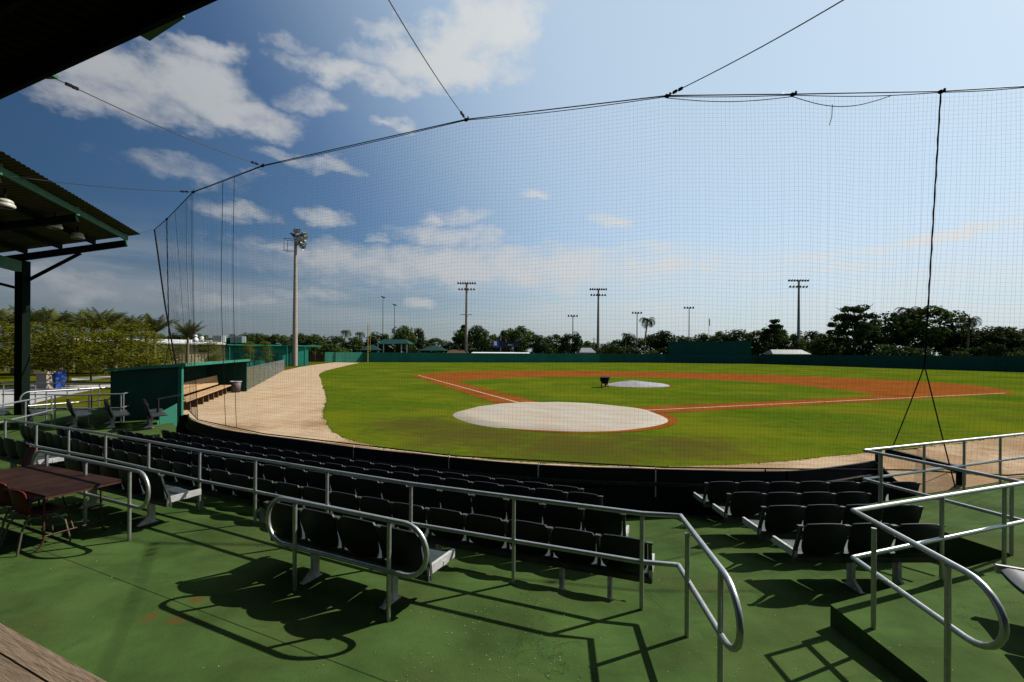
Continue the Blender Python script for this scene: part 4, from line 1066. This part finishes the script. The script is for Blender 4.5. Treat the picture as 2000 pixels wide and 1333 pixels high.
a, b = P(1305, 700, 129.2), P(1467, 700, 121.8); m = MB(); m.bar(Vector((a.x - 54, a.y - 126.2, 3.05)), Vector((b.x - 54, b.y - 126.2, 3.05)), .3, 6.0); m.build('screen', M['eye'], be)
m = MB()
for k in range(7): p = a.lerp(b, k / 6); m.bar(Vector((p.x - 54, p.y - 126.2 + .35, 0)), Vector((p.x - 54, p.y - 126.2 + .35, 6.1)), .2, .2)
m.build('frame', M['darksteel'], be)
fp = thing('foul_pole', (-35.0, 110.6, 0), 0, 'tall yellow foul pole with mesh wing at the left field corner', 'pole')
m = MB(); m.tube([(0, 0, 0), (0, 0, 9.3)], .10, 8); m.build('pole', M['yellow'], fp)
m = MB(); m.tube([(.55, .1, 2.6), (.55, .1, 9.3)], .04, 6)
for k in range(12): z = 2.6 + k * .6; m.tube([(0, 0, z), (.55, .1, z)], .025, 5)
m.build('wing', M['yellow'], fp)

# ------------------------------------------------------------------ light towers
def tower(px, base_py, top_py, Y, r0, r1, rows, lamps, span, m_pole, label, side=False, group='floodlight towers', extra=None):
    p = P(px, base_py, Y); zt = P(px, top_py, Y).z; o = thing('light_tower', (p.x, p.y, 0), 0, label, 'light tower', group)
    m = MB(); m.tube([(0, 0, 0), (0, 0, zt)], [r0, r1], 12); m.build('pole', m_pole, o)
    for k in range(rows):
        z = zt - .25 - k * 1.9; sp = span * (1 - .12 * k)
        m = MB(); ax = Vector((0, 1, 0)) if side else Vector((1, 0, 0)); m.bar(-ax * sp / 2 + up(z), ax * sp / 2 + up(z), .09, .09); m.build('crossarm', M['lamp'], o)
        nL = lamps - k * 2
        for j in range(nL):
            q = ax * (sp * (j / (nL - 1) - .5)) + up(z + .12); m = MB()
            rx = Matrix.Rotation(R(62), 3, 'X') if not side else Matrix.Rotation(R(-60), 3, 'Y')
            prof = [(.0, .40), (.15, .38), (.19, .12), (.33, -.36)]; na = 10
            vs_ = [rx @ Vector((r * math.cos(2 * math.pi * i / na), r * math.sin(2 * math.pi * i / na), z_)) + q + up(.18) for r, z_ in prof for i in range(na)]
            m.add(vs_, [(i * na + t, i * na + (t + 1) % na, (i + 1) * na + (t + 1) % na, (i + 1) * na + t) for i in range(len(prof) - 1) for t in range(na)], True); m.build('floodlight', M['lamp'], o)
    if extra:
        m = MB(); z = P(px, extra, Y).z; m.bar((-1.8, 0, z), (1.8, 0, z), .15, .15); m.build('crossarm', M['lamp'], o)
    return o
t0_ = tower(576, 715, 462, 78.6, .46, .22, 1, 3, 2.2, M['concrete'], 'tall pale concrete floodlight tower beside the left field line', side=True)
zt0 = P(576, 450, 78.6).z; random.seed(4)
for k in range(14):
    q = Vector((rnd(.25, 1.25), rnd(-.9, .9), zt0 - .2 - 2.6 * (k / 13.0) + rnd(-.2, .2))); m = MB(); rx = Matrix.Rotation(R(-62), 3, 'Y'); na = 10
    prof = [(.0, .42), (.22, .40), (.28, .15), (.50, -.40)]
    vs_ = [rx @ Vector((r_ * math.cos(2 * math.pi * i / na), r_ * math.sin(2 * math.pi * i / na), z_)) + q for r_, z_ in prof for i in range(na)]
    m.add(vs_, [(i * na + t, i * na + (t + 1) % na, (i + 1) * na + (t + 1) % na, (i + 1) * na + t) for i in range(len(prof) - 1) for t in range(na)], True); m.build('floodlight', M['cap'] if k % 3 else M['lamp'], t0_)
m = MB(); m.tube([(.1, 0, zt0 - 3), (.3, 0, zt0)], .12, 8)
for k in range(4): z = zt0 - .3 - k * .75; m.tube([(.6, -1.6, z), (.6, 1.6, z)], .06, 6); m.tube([(0, 0, z), (.6, 0, z)], .06, 6)
m.build('lamp_frame', M['lamp'], t0_)
m = MB()
for z in (zt0 - 3.6, zt0 - 1.6): m.tube([(-1.7, -.6, z), (-.2, -.6, z), (-.2, .6, z), (-1.7, .6, z)], .05, 5, closed=True)
for x, y in ((-1.7, -.6), (-1.7, .6)): m.tube([(x, y, zt0 - 3.6), (x, y, zt0 - 1.6)], .05, 5)
m.build('cage', M['lamp'], t0_)
tower(910.5, 700, 553, 140, .55, .28, 2, 8, 5.2, M['concrete'], 'brown floodlight tower with a small lower crossarm behind the wall', extra=615)
tower(1168, 700, 565, 150, .55, .28, 2, 8, 5.2, M['concrete'], 'floodlight tower with two full rows of lamps near the middle')
tower(1559.5, 700, 548, 140, .5, .25, 2, 8, 5.8, M['grey'], 'floodlight tower right of the dark centre field screen')
for (px, tp, Y, lb, sd_) in ((747.5, 581, 175, 'thin light pole with side facing lamps, taller of a pair by the foul pole', True), (770, 596, 175, 'thin light pole with side facing lamps, shorter of a pair by the foul pole', True), (1118.5, 617, 150, 'slim pole with a short lamp bar left of the double row tower', False),
                    (1244, 611, 150, 'slim pole with a lamp bar beside the tall palm', False), (1345.5, 601, 150, 'slim pole with a lamp bar behind the centre field screen', False)):
    tower(px, 700, tp, Y, .20, .13, 1, 4, 2.8, M['grey'], lb, side=sd_, group='slim field light poles')
fl = P(1384.5, 690, 160); fo = thing('flagpole', (fl.x, fl.y, 0), 0, 'white flagpole with a red striped flag behind the centre field screen', 'flagpole')
m = MB(); m.tube([(0, 0, 0), (0, 0, P(1384, 621, 160).z)], .08, 6); m.build('pole', M['white'], fo)
m = MB(); zt = P(1384, 623, 160).z; m.add([(.05, 0, zt), (.35, .1, zt - .1), (.4, .12, zt - 2.6), (.06, 0, zt - 2.4)], [(0, 1, 2, 3)]); m.build('flag', M['red'], fo)
for (px, tp, Y) in ((1151, 668, 165), (1160, 660, 170)):
    p = P(px, 690, Y); o = thing('utility_pole', (p.x, p.y, 0), 0, 'thin dark utility pole with crossarm among the far trees' if px > 1155 else 'short pale utility pole among the far trees', 'utility pole')
    zt = P(px, tp, Y).z; m = MB(); m.tube([(0, 0, 0), (0, 0, zt)], .12, 6); m.bar((-.9, 0, zt - .6), (.9, 0, zt - .6), .1, .1); m.build('pole', M['bark'] if px > 1155 else M['grey'], o)

# ------------------------------------------------------------------ buildings
cl_ = thing('clubhouse', (-44, 74, 0), 0, 'long low clubhouse, cream siding on the left half and teal on the right', 'building')
o0 = Vector((-44, 74, 0)); ba = Vector((-58.7, 61.2, 0)); bb = Vector((-45.7, 72.64, 0)); bc = Vector((-36.2, 81, 0)); dvec = (bc - ba).normalized(); back_ = Vector((-dvec.y, dvec.x, 0))
def block(mb, a, b, depth, z0, z1):
    q = [a, b, b + back_ * depth, a + back_ * depth]
    mb.add([p - o0 + up(z0) for p in q] + [p - o0 + up(z1) for p in q], [(3, 2, 1, 0), (4, 5, 6, 7), (0, 1, 5, 4), (1, 2, 6, 5), (2, 3, 7, 6), (3, 0, 4, 7)])
m = MB(); block(m, ba, bb, 9, 0, 3.45); L_ = (bb - ba).length
for k in range(int(L_ / .4)): p = ba + dvec * (k * .4 + .2) - back_ * .012 - o0; m.bar(p + up(.05), p + up(3.4), .04, .03)
m.build('cream_wall', M['cream'], cl_)
m = MB(); block(m, bb + dvec * .05, bc, 9, 0, 3.35); m.build('teal_wall', M['teal'], cl_)
m = MB(); a = ba - dvec * .6 - back_ * .5 - o0; b = bb - back_ * .5 - o0; bk = back_ * 10.2
m.add([a + up(3.46), b + up(3.46), b + bk + up(3.46), a + bk + up(3.46), a + up(3.66), b + up(3.66), b + bk + up(4.35), a + bk + up(4.35)], [(3, 2, 1, 0), (4, 5, 6, 7), (0, 1, 5, 4), (1, 2, 6, 5), (2, 3, 7, 6), (3, 0, 4, 7)]); m.build('roof', M['white'], cl_)
m = MB(); block(m, bb + dvec * .02 - back_ * 1.6, bc + dvec * 2.2, 11.5, 3.37, 3.56); m.build('roof', M['teal'], cl_)
for s in (6.2, 10.4): m = MB(); p = ba + dvec * (s + 4) - back_ * .02 - o0; m.bar(p - dvec * .55 + up(2.55), p + dvec * .55 + up(2.55), .06, .55); m.build('window', M['glass'], cl_)
for s in (1.6, 4.6, 7.3, 10.0): m = MB(); p = bb + dvec * s - back_ * .03 - o0; m.bar(p + up(.05), p + up(2.2), .9, .06, (back_.x, back_.y, 0)); m.build('door', M['tealtrim'], cl_)
for s in (.3, 3.2, 6.0, 8.7, 11.6): m = MB(); p = bb + dvec * s - back_ * 1.4 - o0; m.bar(p, p + up(3.36), .16, .16); m.build('column', M['tealtrim'], cl_)
def roof_unit(px, py, Y, w, h, kind, lb):
    p = P(px, py, Y); o = thing('roof_vent' if kind == 0 else 'air_conditioner', (p.x, p.y, 3.80), .5, lb, 'roof vent' if kind == 0 else 'air conditioner', 'units on the clubhouse roof')
    if kind == 0:
        lathe([(0, 0), (w / 2, 0), (w / 2, h * .45), (w * .3, h * .5), (w * .3, h * .75), (w * .42, h * .78), (w * .2, h), (0, h)], 14).build('body', M['white'], o)
    else:
        m = MB(); m.box((0, 0, h / 2 + .12), (w, .95, h)); m.build('case', M['grey'], o)
        m = MB()
        for k in range(6): m.box((0, -.49, .25 + k * (h - .2) / 6), (w * .9, .03, .05))
        m.build('grille', M['lamp'], o)
        m = MB(); m.box((w / 2 + .32, -.1, h / 2 + .12), (.6, .8, h * .98)); m.build('side_case', M['white'], o)
roof_unit(381.5, 672, 70, .8, 1.15, 0, 'taller white ventilator on the clubhouse roof'); roof_unit(394, 672, 72, .8, .95, 0, 'shorter white ventilator on the clubhouse roof')
roof_unit(424, 672, 76, 1.2, 1.15, 1, 'grey air conditioner nearest the white roof ventilators'); roof_unit(461, 672, 79, 1.7, 1.15, 1, 'larger grey air conditioner above the teal clubhouse half')
# far pavilion and small houses beyond the wall
pv = P(772, 690, 136); po = thing('park_pavilion', (pv.x, pv.y, 0), 0, 'green roofed park pavilion on white posts beyond the left outfield wall', 'pavilion')
m = MB(); m.add([(-4.8, -3.5, 4.9), (4.8, -3.5, 4.9), (4.8, 3.5, 4.9), (-4.8, 3.5, 4.9), (-3.4, 0, 6.4), (3.4, 0, 6.4)], [(0, 1, 5, 4), (1, 2, 5), (2, 3, 4, 5), (3, 0, 4), (3, 2, 1, 0)]); m.build('roof', M['parkroof'], po)
for x in (-4.2, -2.6, 2.6, 4.2): m = MB(); m.bar((x, -3.2, 0), (x, -3.2, 4.9), .25, .25); m.build('post', M['white'], po)
for (px, Y, w, lb) in ((848, 135, 8, 'low green gazebo roof beyond the wall right of the pavilion'), (727, 132, 6, 'small green gazebo roof beyond the wall left of the pavilion')):
    p = P(px, 690, Y); o = thing('gazebo', (p.x, p.y, 0), 0, lb, 'gazebo'); m = MB(); h = w / 2
    m.add([(-h, -h, 3.1), (h, -h, 3.1), (h, h, 3.1), (-h, h, 3.1), (0, 0, 4.7)], [(0, 1, 4), (1, 2, 4), (2, 3, 4), (3, 0, 4), (3, 2, 1, 0)]); m.build('roof', M['parkroof'], o)
    m = MB()
    for x in (-1, 1):
        for y in (-1, 1): m.bar((x * h * .85, y * h * .85, 0), (x * h * .85, y * h * .85, 3.1), .2, .2)
    m.build('post', M['grey'], o)
sb = P(990, 690, 138); so_ = thing('scoreboard', (sb.x, sb.y, 0), 0, 'far scoreboard with a blue panel and dark display boards on two posts', 'scoreboard')
m = MB(); m.box((-3.3, 0, 5.2), (1.9, .3, 2.0)); m.build('panel', M['blue'], so_)
m = MB(); m.box((-3.5, -.17, 5.4), (.8, .04, 1.2)); m.build('panel_mark', M['white'], so_)
m = MB(); m.box((-1.2, 0, 5.2), (2.2, .3, 1.9)); m.box((.95, 0, 4.9), (2.0, .3, 1.3)); m.box((2.95, 0, 5.3), (1.9, .3, 2.0)); m.build('board', M['navy'], so_)
m = MB(); m.box((.95, -.17, 4.95), (1.4, .04, .4)); m.build('strip', M['grey'], so_)
for x in (-1.9, 1.9): m = MB(); m.tube([(x, .3, 0), (x, .3, 8.0 if x < 0 else 5)], .13, 6); m.build('post', M['grey'], so_)
for (px, py, Y, w, h, mt_, lb, nm) in ((978, 691, 135, 18.5, .4, 'white', 'long low white roof just behind the outfield wall', 'shed'), (1535, 690, 133, 11, 1.0, 'lamp', 'pale house roof among the trees near the right tower', 'house'), (1145, 687, 138, 5, 1.1, 'grey', 'small pale house roof left of the double row tower', 'house'), (892, 689, 138, 6, .9, 'brown', 'small cream house beyond the wall left of the tower', 'house')):
    p = P(px, py, Y); o = thing(nm, (p.x, p.y, 0), 0, lb, nm); z = p.z; m = MB()
    m.box((0, 0, max(.6, z - .3) / 2), (w * .92, 5, max(.6, z - .3))); m.build('wall', M['cream'], o)
    m = MB(); m.add([(-w / 2, -3, z - .3), (w / 2, -3, z - .3), (w / 2, 3, z - .3), (-w / 2, 3, z - .3), (-w / 2 + 1, 0, z + h), (w / 2 - 1, 0, z + h)], [(0, 1, 5, 4), (1, 2, 5), (2, 3, 4, 5), (3, 0, 4), (3, 2, 1, 0)]); m.build('roof', M[mt_], o)
wa, wb2 = P(588, 700, 108), P(634, 700, 109); wf = thing('wooden_fence', (wa.x, wa.y, 0), 0, 'low brown slatted fence between the clubhouse and the left end of the outfield wall', 'fence')
m = MB(); dv = Vector((wb2.x - wa.x, wb2.y - wa.y, 0)); nn_ = 26
for k in range(nn_): p = dv * (k / nn_); m.bar(p + up(.05), p + up(1.9), .17, .03, (0, 1, 0))
for z in (.4, 1.6): m.bar(up(z) + Vector((0, .05, 0)), dv + up(z) + Vector((0, .05, 0)), .05, .1)
m.build('slat_panel', M['brown'], wf)
# bins on the lawn
p = G(109, 758, -.05); o = thing('recycling_bin', (p.x, p.y, -.05), 0, 'bright blue recycling bin beside the footpath on the lawn', 'bin')
m = MB(); m.add([(-.30, -.3, 0), (.30, -.3, 0), (.30, .3, 0), (-.30, .3, 0), (-.36, -.36, .95), (.36, -.36, .95), (.36, .36, .95), (-.36, .36, .95)], [(3, 2, 1, 0), (4, 5, 6, 7), (0, 1, 5, 4), (1, 2, 6, 5), (2, 3, 7, 6), (3, 0, 4, 7)]); m.build('body', M['blue'], o)
m = MB(); m.box((0, 0, 1.0), (.76, .76, .07)); m.box((0, .05, 1.06), (.6, .5, .05)); m.build('lid', M['blue'], o)
p = G(91, 759, -.05); o = thing('litter_bin', (p.x, p.y, -.05), 0, 'tan concrete litter bin left of the blue bin', 'bin')
m = MB(); m.box((0, 0, .45), (.66, .66, .9)); m.build('body', M['concrete'], o); m = MB(); m.box((0, 0, 1.0), (.8, .8, .14)); m.box((0, 0, .92), (.5, .5, .05)); m.build('lid', M['cream'], o)

# ------------------------------------------------------------------ trees
def leaf_quad(vs_, fs_, c, s, nrm, roll):
    nrm = nrm.normalized(); a = nrm.cross(Vector((0, 0, 1)))
    if a.length < .01: a = Vector((1, 0, 0))
    a.normalize(); b = nrm.cross(a); ca, sa = math.cos(roll), math.sin(roll); u = a * ca + b * sa; v = b * ca - a * sa; k = len(vs_)
    vs_ += [c - u * s, c + v * s * .55, c + u * s, c - v * s * .55]; fs_.append((k, k + 1, k + 2, k + 3))
def crown(seed, clumps, per, rx, rz, zc, cr, leaf, shape='round', flat=.75, m='leafmid'):
    random.seed(seed); vs_ = []; fs_ = []
    for c in range(clumps):
        for _ in range(40):
            x, y, z = rnd(-1, 1), rnd(-1, 1), rnd(-1, 1); r = math.sqrt(x * x + y * y + z * z)
            if .35 < r < 1: break
        if shape == 'layer': z = round(z * 3.2) / 3.2 + rnd(-.08, .08); k = (1 - .55 * max(0, z)) ; x *= k; y *= k
        if shape == 'cone': k = 1.05 - .55 * (z + 1) / 2; x *= k; y *= k
        cc = Vector((x * rx, y * rx, zc + z * rz)); rr = cr * rnd(.6, 1.25)
        for q in range(per):
            d = Vector((random.gauss(0, 1), random.gauss(0, 1), random.gauss(0, 1))).normalized() * rr * rnd(.35, 1.0) ** .5
            d.z *= flat
            nn = d.normalized() + Vector((rnd(-.6, .6), rnd(-.6, .6), rnd(-.2, .9)))
            leaf_quad(vs_, fs_, cc + d, leaf * rnd(.6, 1.3), nn, rnd(0, 6.28))
    mb = MB(); mb.add(vs_, fs_); return mb.mesh('crown', M[m])
def trunk_mesh(seed, h, r, limbs, spread, m='bark'):
    random.seed(seed); mb = MB(); mb.tube([(0, 0, 0), (rnd(-.1, .1), rnd(-.1, .1), h * .5), (rnd(-.2, .2), rnd(-.2, .2), h)], [r, r * .75, r * .4], 8)
    for k in range(limbs):
        a = 2 * math.pi * k / limbs + rnd(-.4, .4); z0 = h * rnd(.45, .85); e = Vector((math.cos(a) * spread, math.sin(a) * spread, z0 + spread * rnd(.5, 1.0)))
        mb.tube([(0, 0, z0), (e.x * .5, e.y * .5, z0 + (e.z - z0) * .6), e], [r * .45, r * .3, r * .12], 6)
    return mb.mesh('trunk', M[m])
def proto(kind, crown_m, trunk_m):
    def make(loc, sc, rz, label, group):
        t = thing(kind, loc, rz, label, 'tree', group); t.scale = sc
        obj('crown', crown_m, t); obj('trunk', trunk_m, t); return t
    return make
# unit trees are about 10 m tall
T_round = [proto('broadleaf_tree', crown(40 + i, 46, 70, 3.6, 3.5, 6.2, 1.35, .30, 'round', .8, 'leafmid' if i % 2 else 'leafdark'), trunk_mesh(50 + i, 6, .28, 5, 2.4)) for i in range(4)]
T_airy = [proto('broadleaf_tree', crown(60 + i, 64, 75, 4.2, 4.2, 6.6, 1.1, .27, 'layer', .5, 'leafdark'), trunk_mesh(66 + i, 9, .26, 8, 3.0)) for i in range(2)]
bush_m = [crown(70 + i, 26, 70, 3.4, 1.5, 1.5, 1.1, .26, 'round', .8, 'leafdark' if i else 'leafmid') for i in range(2)]
stub = trunk_mesh(75, 1.2, .15, 3, .8)
T_bush = [proto('shrub', b, stub) for b in bush_m]
def palm_meshes(seed, nf, flen, droop, m, upright=.2, th=5.0, tr=.17, curve=.3):
    random.seed(seed); vs_ = []; fs_ = []
    for k in range(nf):
        a = 2 * math.pi * k / nf * 1.618 * 3 + rnd(-.2, .2); e0 = rnd(upright, 1.25); L_ = flen * rnd(.8, 1.1); pts = []; p = Vector((curve, 0, th)); dirh = Vector((math.cos(a), math.sin(a), 0)); e_ = e0
        nseg = 12
        for j in range(nseg + 1):
            pts.append(p.copy()); p = p + (dirh * math.cos(e_) + Vector((0, 0, math.sin(e_)))) * (L_ / nseg); e_ -= droop / nseg * (1 + j * .12)
        for j in range(nseg):
            a_, b_ = pts[j], pts[j + 1]; t = (b_ - a_).normalized(); sd_ = t.cross(Vector((0, 0, 1)));
            if sd_.length < .01: sd_ = Vector((1, 0, 0))
            sd_.normalize(); w = flen * .24 * math.sin(math.pi * min(1, (j + 1.2) / (nseg + .8))) + .05
            for s in (-1, 1):
                for h in (0, .5):
                    c = a_.lerp(b_, h); tip = c + sd_ * s * w * rnd(.8, 1.1) + t * w * .55 - Vector((0, 0, w * rnd(.25, .6))); kk = len(vs_); hw = L_ / nseg * .22
                    vs_ += [c - t * hw, c + t * hw, tip]; fs_.append((kk, kk + 1, kk + 2))
            kk = len(vs_); r = .03 * (1 - j / nseg) + .01; vs_ += [a_ - sd_ * r, a_ + sd_ * r, b_ + sd_ * r, b_ - sd_ * r]; fs_.append((kk, kk + 1, kk + 2, kk + 3))
    mb = MB(); mb.add(vs_, fs_); c_ = mb.mesh('crown', M[m])
    mb = MB(); pts = [(curve * (j / 8) ** 1.6, 0, th * j / 8) for j in range(9)]; mb.tube(pts, [tr * (1.35 if j == 0 else 1.0 - .25 * j / 8) for j in range(9)], 9); tk = mb.mesh('trunk', M['palmtrunk'])
    return c_, tk
PA = proto('palm_tree', *palm_meshes(80, 16, 2.9, 2.1, 'leafpalm', -.1, 9.0, .20, 1.0))       # tall coconut-like palm, ~11 m
PB = proto('palm_tree', *palm_meshes(81, 20, 2.3, 1.3, 'leafpalm', .25, 5.0, .17, .15))       # upright palm, ~7 m
PC = proto('palm_tree', *palm_meshes(82, 18, 3.0, .38, 'leafdry', .80, 5.0, .20, .1))          # newly planted, fronds tied upwards
# small feathery trees on the lawn, about 4.5 m
def feather(seed):
    random.seed(seed); vs_ = []; fs_ = []
    for k in range(110):
        z = rnd(1.2, 4.6); r = (1.65 * (1 - ((z - 2.5) / 2.3) ** 2 * .75)) * rnd(.25, 1.0); a = rnd(0, 6.28); c = Vector((math.cos(a) * r, math.sin(a) * r, z))
        for q in range(46):
            d = Vector((random.gauss(0, .34), random.gauss(0, .34), random.gauss(0, .085)))
            leaf_quad(vs_, fs_, c + d + Vector((0, 0, -.18 * d.length)), rnd(.05, .11), Vector((rnd(-.5, .5), rnd(-.5, .5), 1)), rnd(0, 6.28))
    mb = MB(); mb.add(vs_, fs_); return mb.mesh('crown', M['leafolive'])
def feather_trunk(seed):
    random.seed(seed); mb = MB(); mb.tube([(0, 0, 0), (.05, .02, 2.2), (0, 0, 4.4)], [.055, .04, .012], 7)
    for k in range(16):
        z = 1.2 + k * .19; a = k * 2.4; r = 1.3 * (1 - ((z - 2.4) / 2.6) ** 2); mb.tube([(0, 0, z), (math.cos(a) * r * .6, math.sin(a) * r * .6, z + .12), (math.cos(a) * r, math.sin(a) * r, z + .1)], [.018, .012, .005], 5)
    return mb.mesh('trunk', M['bark'])
T_feather = [proto('feathery_tree', feather(90 + i), feather_trunk(95 + i)) for i in range(3)]

random.seed(77)
LB = {}
def place(make, px, top, Y, unit_h, width=None, unit_w=None, label='', group='', rz=None, z0=0.0):
    p = P(px, 690, Y); h = (P(px, top, Y).z - z0) * 1.06; s = h / unit_h
    sw = s if width is None else (width / F * Y) / unit_w
    return make((p.x, p.y, z0), (sw, sw, s), rnd(0, 6.28) if rz is None else rz, label, group)
far = 'trees beyond the outfield wall'
LR = 'rounded leafy tree in the far tree line beyond the outfield wall'
trees = [(500, 652, 62), (545, 655, 60), (585, 652, 60), (615, 655, 56), (655, 657, 60), (690, 660, 50), (738, 650, 62), (788, 639, 58), (815, 642, 42), (850, 662, 60), (880, 668, 40), (905, 645, 46), (935, 637, 60), (962, 655, 44), (992, 643, 44), (1014, 640, 70), (1052, 655, 56), (1086, 655, 60),
         (1119, 650, 54), (1150, 668, 44), (1180, 672, 40), (1205, 665, 52), (1232, 655, 50), (1272, 656, 60), (1298, 647, 66), (1335, 658, 56), (1372, 652, 60), (1410, 650, 62), (1442, 645, 62), (1478, 648, 62), (1512, 637, 66), (1545, 655, 56), (1582, 648, 66), (1615, 652, 66), (1640, 655, 60),
         (1700, 640, 70), (1742, 612, 96), (1815, 602, 130), (1855, 632, 100), (1905, 650, 90), (1940, 640, 100), (1985, 642, 110), (2035, 645, 120), (2090, 650, 130)]
for i, (px, top, w) in enumerate(trees):
    Y = (150 if px < 1400 else 160 - (px - 1400) * .08) + rnd(-8, 8)
    if px > 1600: Y = 124 - (px - 1600) * .055 + rnd(-4, 4)
    if px < 700: Y = 135 + rnd(-6, 12)
    lb = LR
    if px == 1815: lb = 'broad tall dark tree behind the right field wall, largest of the tree line'
    place(T_round[i % 4], px, top, Y, 10.4, w, 8.6, lb, far)
place(T_airy[0], 1668, 589, 112, 11.2, 96, 9.6, 'tall layered open crowned tree standing above the right tree line', far)
place(T_airy[1], 1512, 628, 146, 11.2, 54, 9.6, 'small open crowned tree left of the right floodlight tower', far)
place(T_airy[1], 905, 638, 150, 11.2, 44, 9.6, 'airy fan shaped tree left of the brown floodlight tower', far)
for px in range(318, 490, 28):
    place(T_round[px % 4], px, 650 + (px * 7) % 11, 102 + px % 9, 10.4, 56, 8.6, 'rounded leafy tree behind the clubhouse roof', 'trees behind the clubhouse')
random.seed(5)
for i, px in enumerate(range(488, 2120, 44)):
    Y = 145 if px < 1590 else 118
    if px > 1700: Y = 104 - (px - 1700) * .03
    if px < 700: Y = 128
    place(T_bush[i % 2], px + rnd(-10, 10), 668 + rnd(-4, 6), Y + rnd(-3, 3), 4.2, 66, 8.0, 'dense dark shrub at the foot of the far tree line', 'shrubs beyond the outfield wall')
for (px, top, Y, mk, uh, lb) in ((1257, 616, 140, PA, 10.8, 'tall leaning palm beside the slim light pole left of centre screen'), (1219, 648, 140, PA, 10.8, 'short palm left of the tall leaning palm'), (1767, 594, 112, PA, 10.8, 'tall dark palm in front of the broad tree at the right'), (1888, 614, 100, PA, 10.8, 'pale trunked palm at the right behind the outfield wall'),
                            (483, 644, 125, PB, 7.4, 'dark palm left of the concrete floodlight tower'), (527, 646, 128, PB, 7.4, 'palm just right of the clubhouse air conditioners'), (669, 642, 140, PA, 10.8, 'thin palm left of the yellow foul pole'), (697, 646, 140, PA, 10.8, 'thin palm nearest the yellow foul pole'), (393, 645, 95, PB, 7.4, 'bushy palm behind the clubhouse roof ventilators'), (615, 668, 118, PB, 7.4, 'low drooping palm right of the concrete tower')):
    place(mk, px, top, Y, uh, None, None, lb, 'palm trees in the tree line', rz=R(20))
# the grove on the left
GL = 'feathery olive green tree in the grove on the left lawn'
for i, (px, top, Y, w) in enumerate(((-22, 626, 32, 118), (36, 640, 40, 86), (84, 630, 31, 120), (134, 642, 30, 104), (178, 630, 36, 104), (218, 646, 29, 96), (258, 634, 35, 100), (294, 652, 42, 72), (55, 645, 46, 110), (150, 645, 48, 110), (232, 648, 50, 110), (350, 676, 56, 36), (408, 664, 60, 58))):
    lb = GL
    if px == 408: lb = 'small dark feathery tree in front of the cream clubhouse wall'
    if px == 350: lb = 'small thin feathery tree at the left end of the clubhouse'
    place(T_feather[i % 3], px, top, Y, 4.75, w, 3.4, lb, 'feathery trees on the left lawn')
for i, (px, top, Y) in enumerate(((485, 668, 66), (519, 668, 68))):
    place(T_feather[i], px, top, Y, 4.75, 26, 3.4, 'small feathery tree in front of the teal clubhouse wall, ' + ('left' if i == 0 else 'right') + ' one of two', 'feathery trees on the left lawn')
GP = 'young palm with fronds tied upwards in the left grove'
for i, (px, top, Y) in enumerate(((10, 598, 52), (26, 594, 46), (60, 592, 44), (98, 596, 46), (118, 600, 54), (142, 602, 56), (158, 598, 50), (184, 598, 48), (205, 596, 46), (226, 606, 55), (240, 612, 52), (258, 606, 50), (288, 608, 47), (-15, 590, 50))):
    place(PC if i % 6 else PB, px, top + 4, Y, 7.9 if i % 6 else 7.1, None, None, GP if i % 6 else 'palm with spreading fronds in the left grove', 'palms in the left grove')
place(PC, 302, 612, 46, 7.9, None, None, 'staked palm left of the cream clubhouse wall', 'palms in the left grove')
place(PC, 366, 624, 50, 7.9, None, None, 'single staked palm in front of the cream clubhouse wall', 'palms in the left grove')
random.seed(8)
for i, px in enumerate(range(-30, 330, 34)):
    place(T_bush[i % 2], px, 668 + rnd(-6, 8), 62 + rnd(-4, 6), 4.2, 60, 8.0, 'dense shrub at the back of the left grove', 'shrubs behind the left grove')
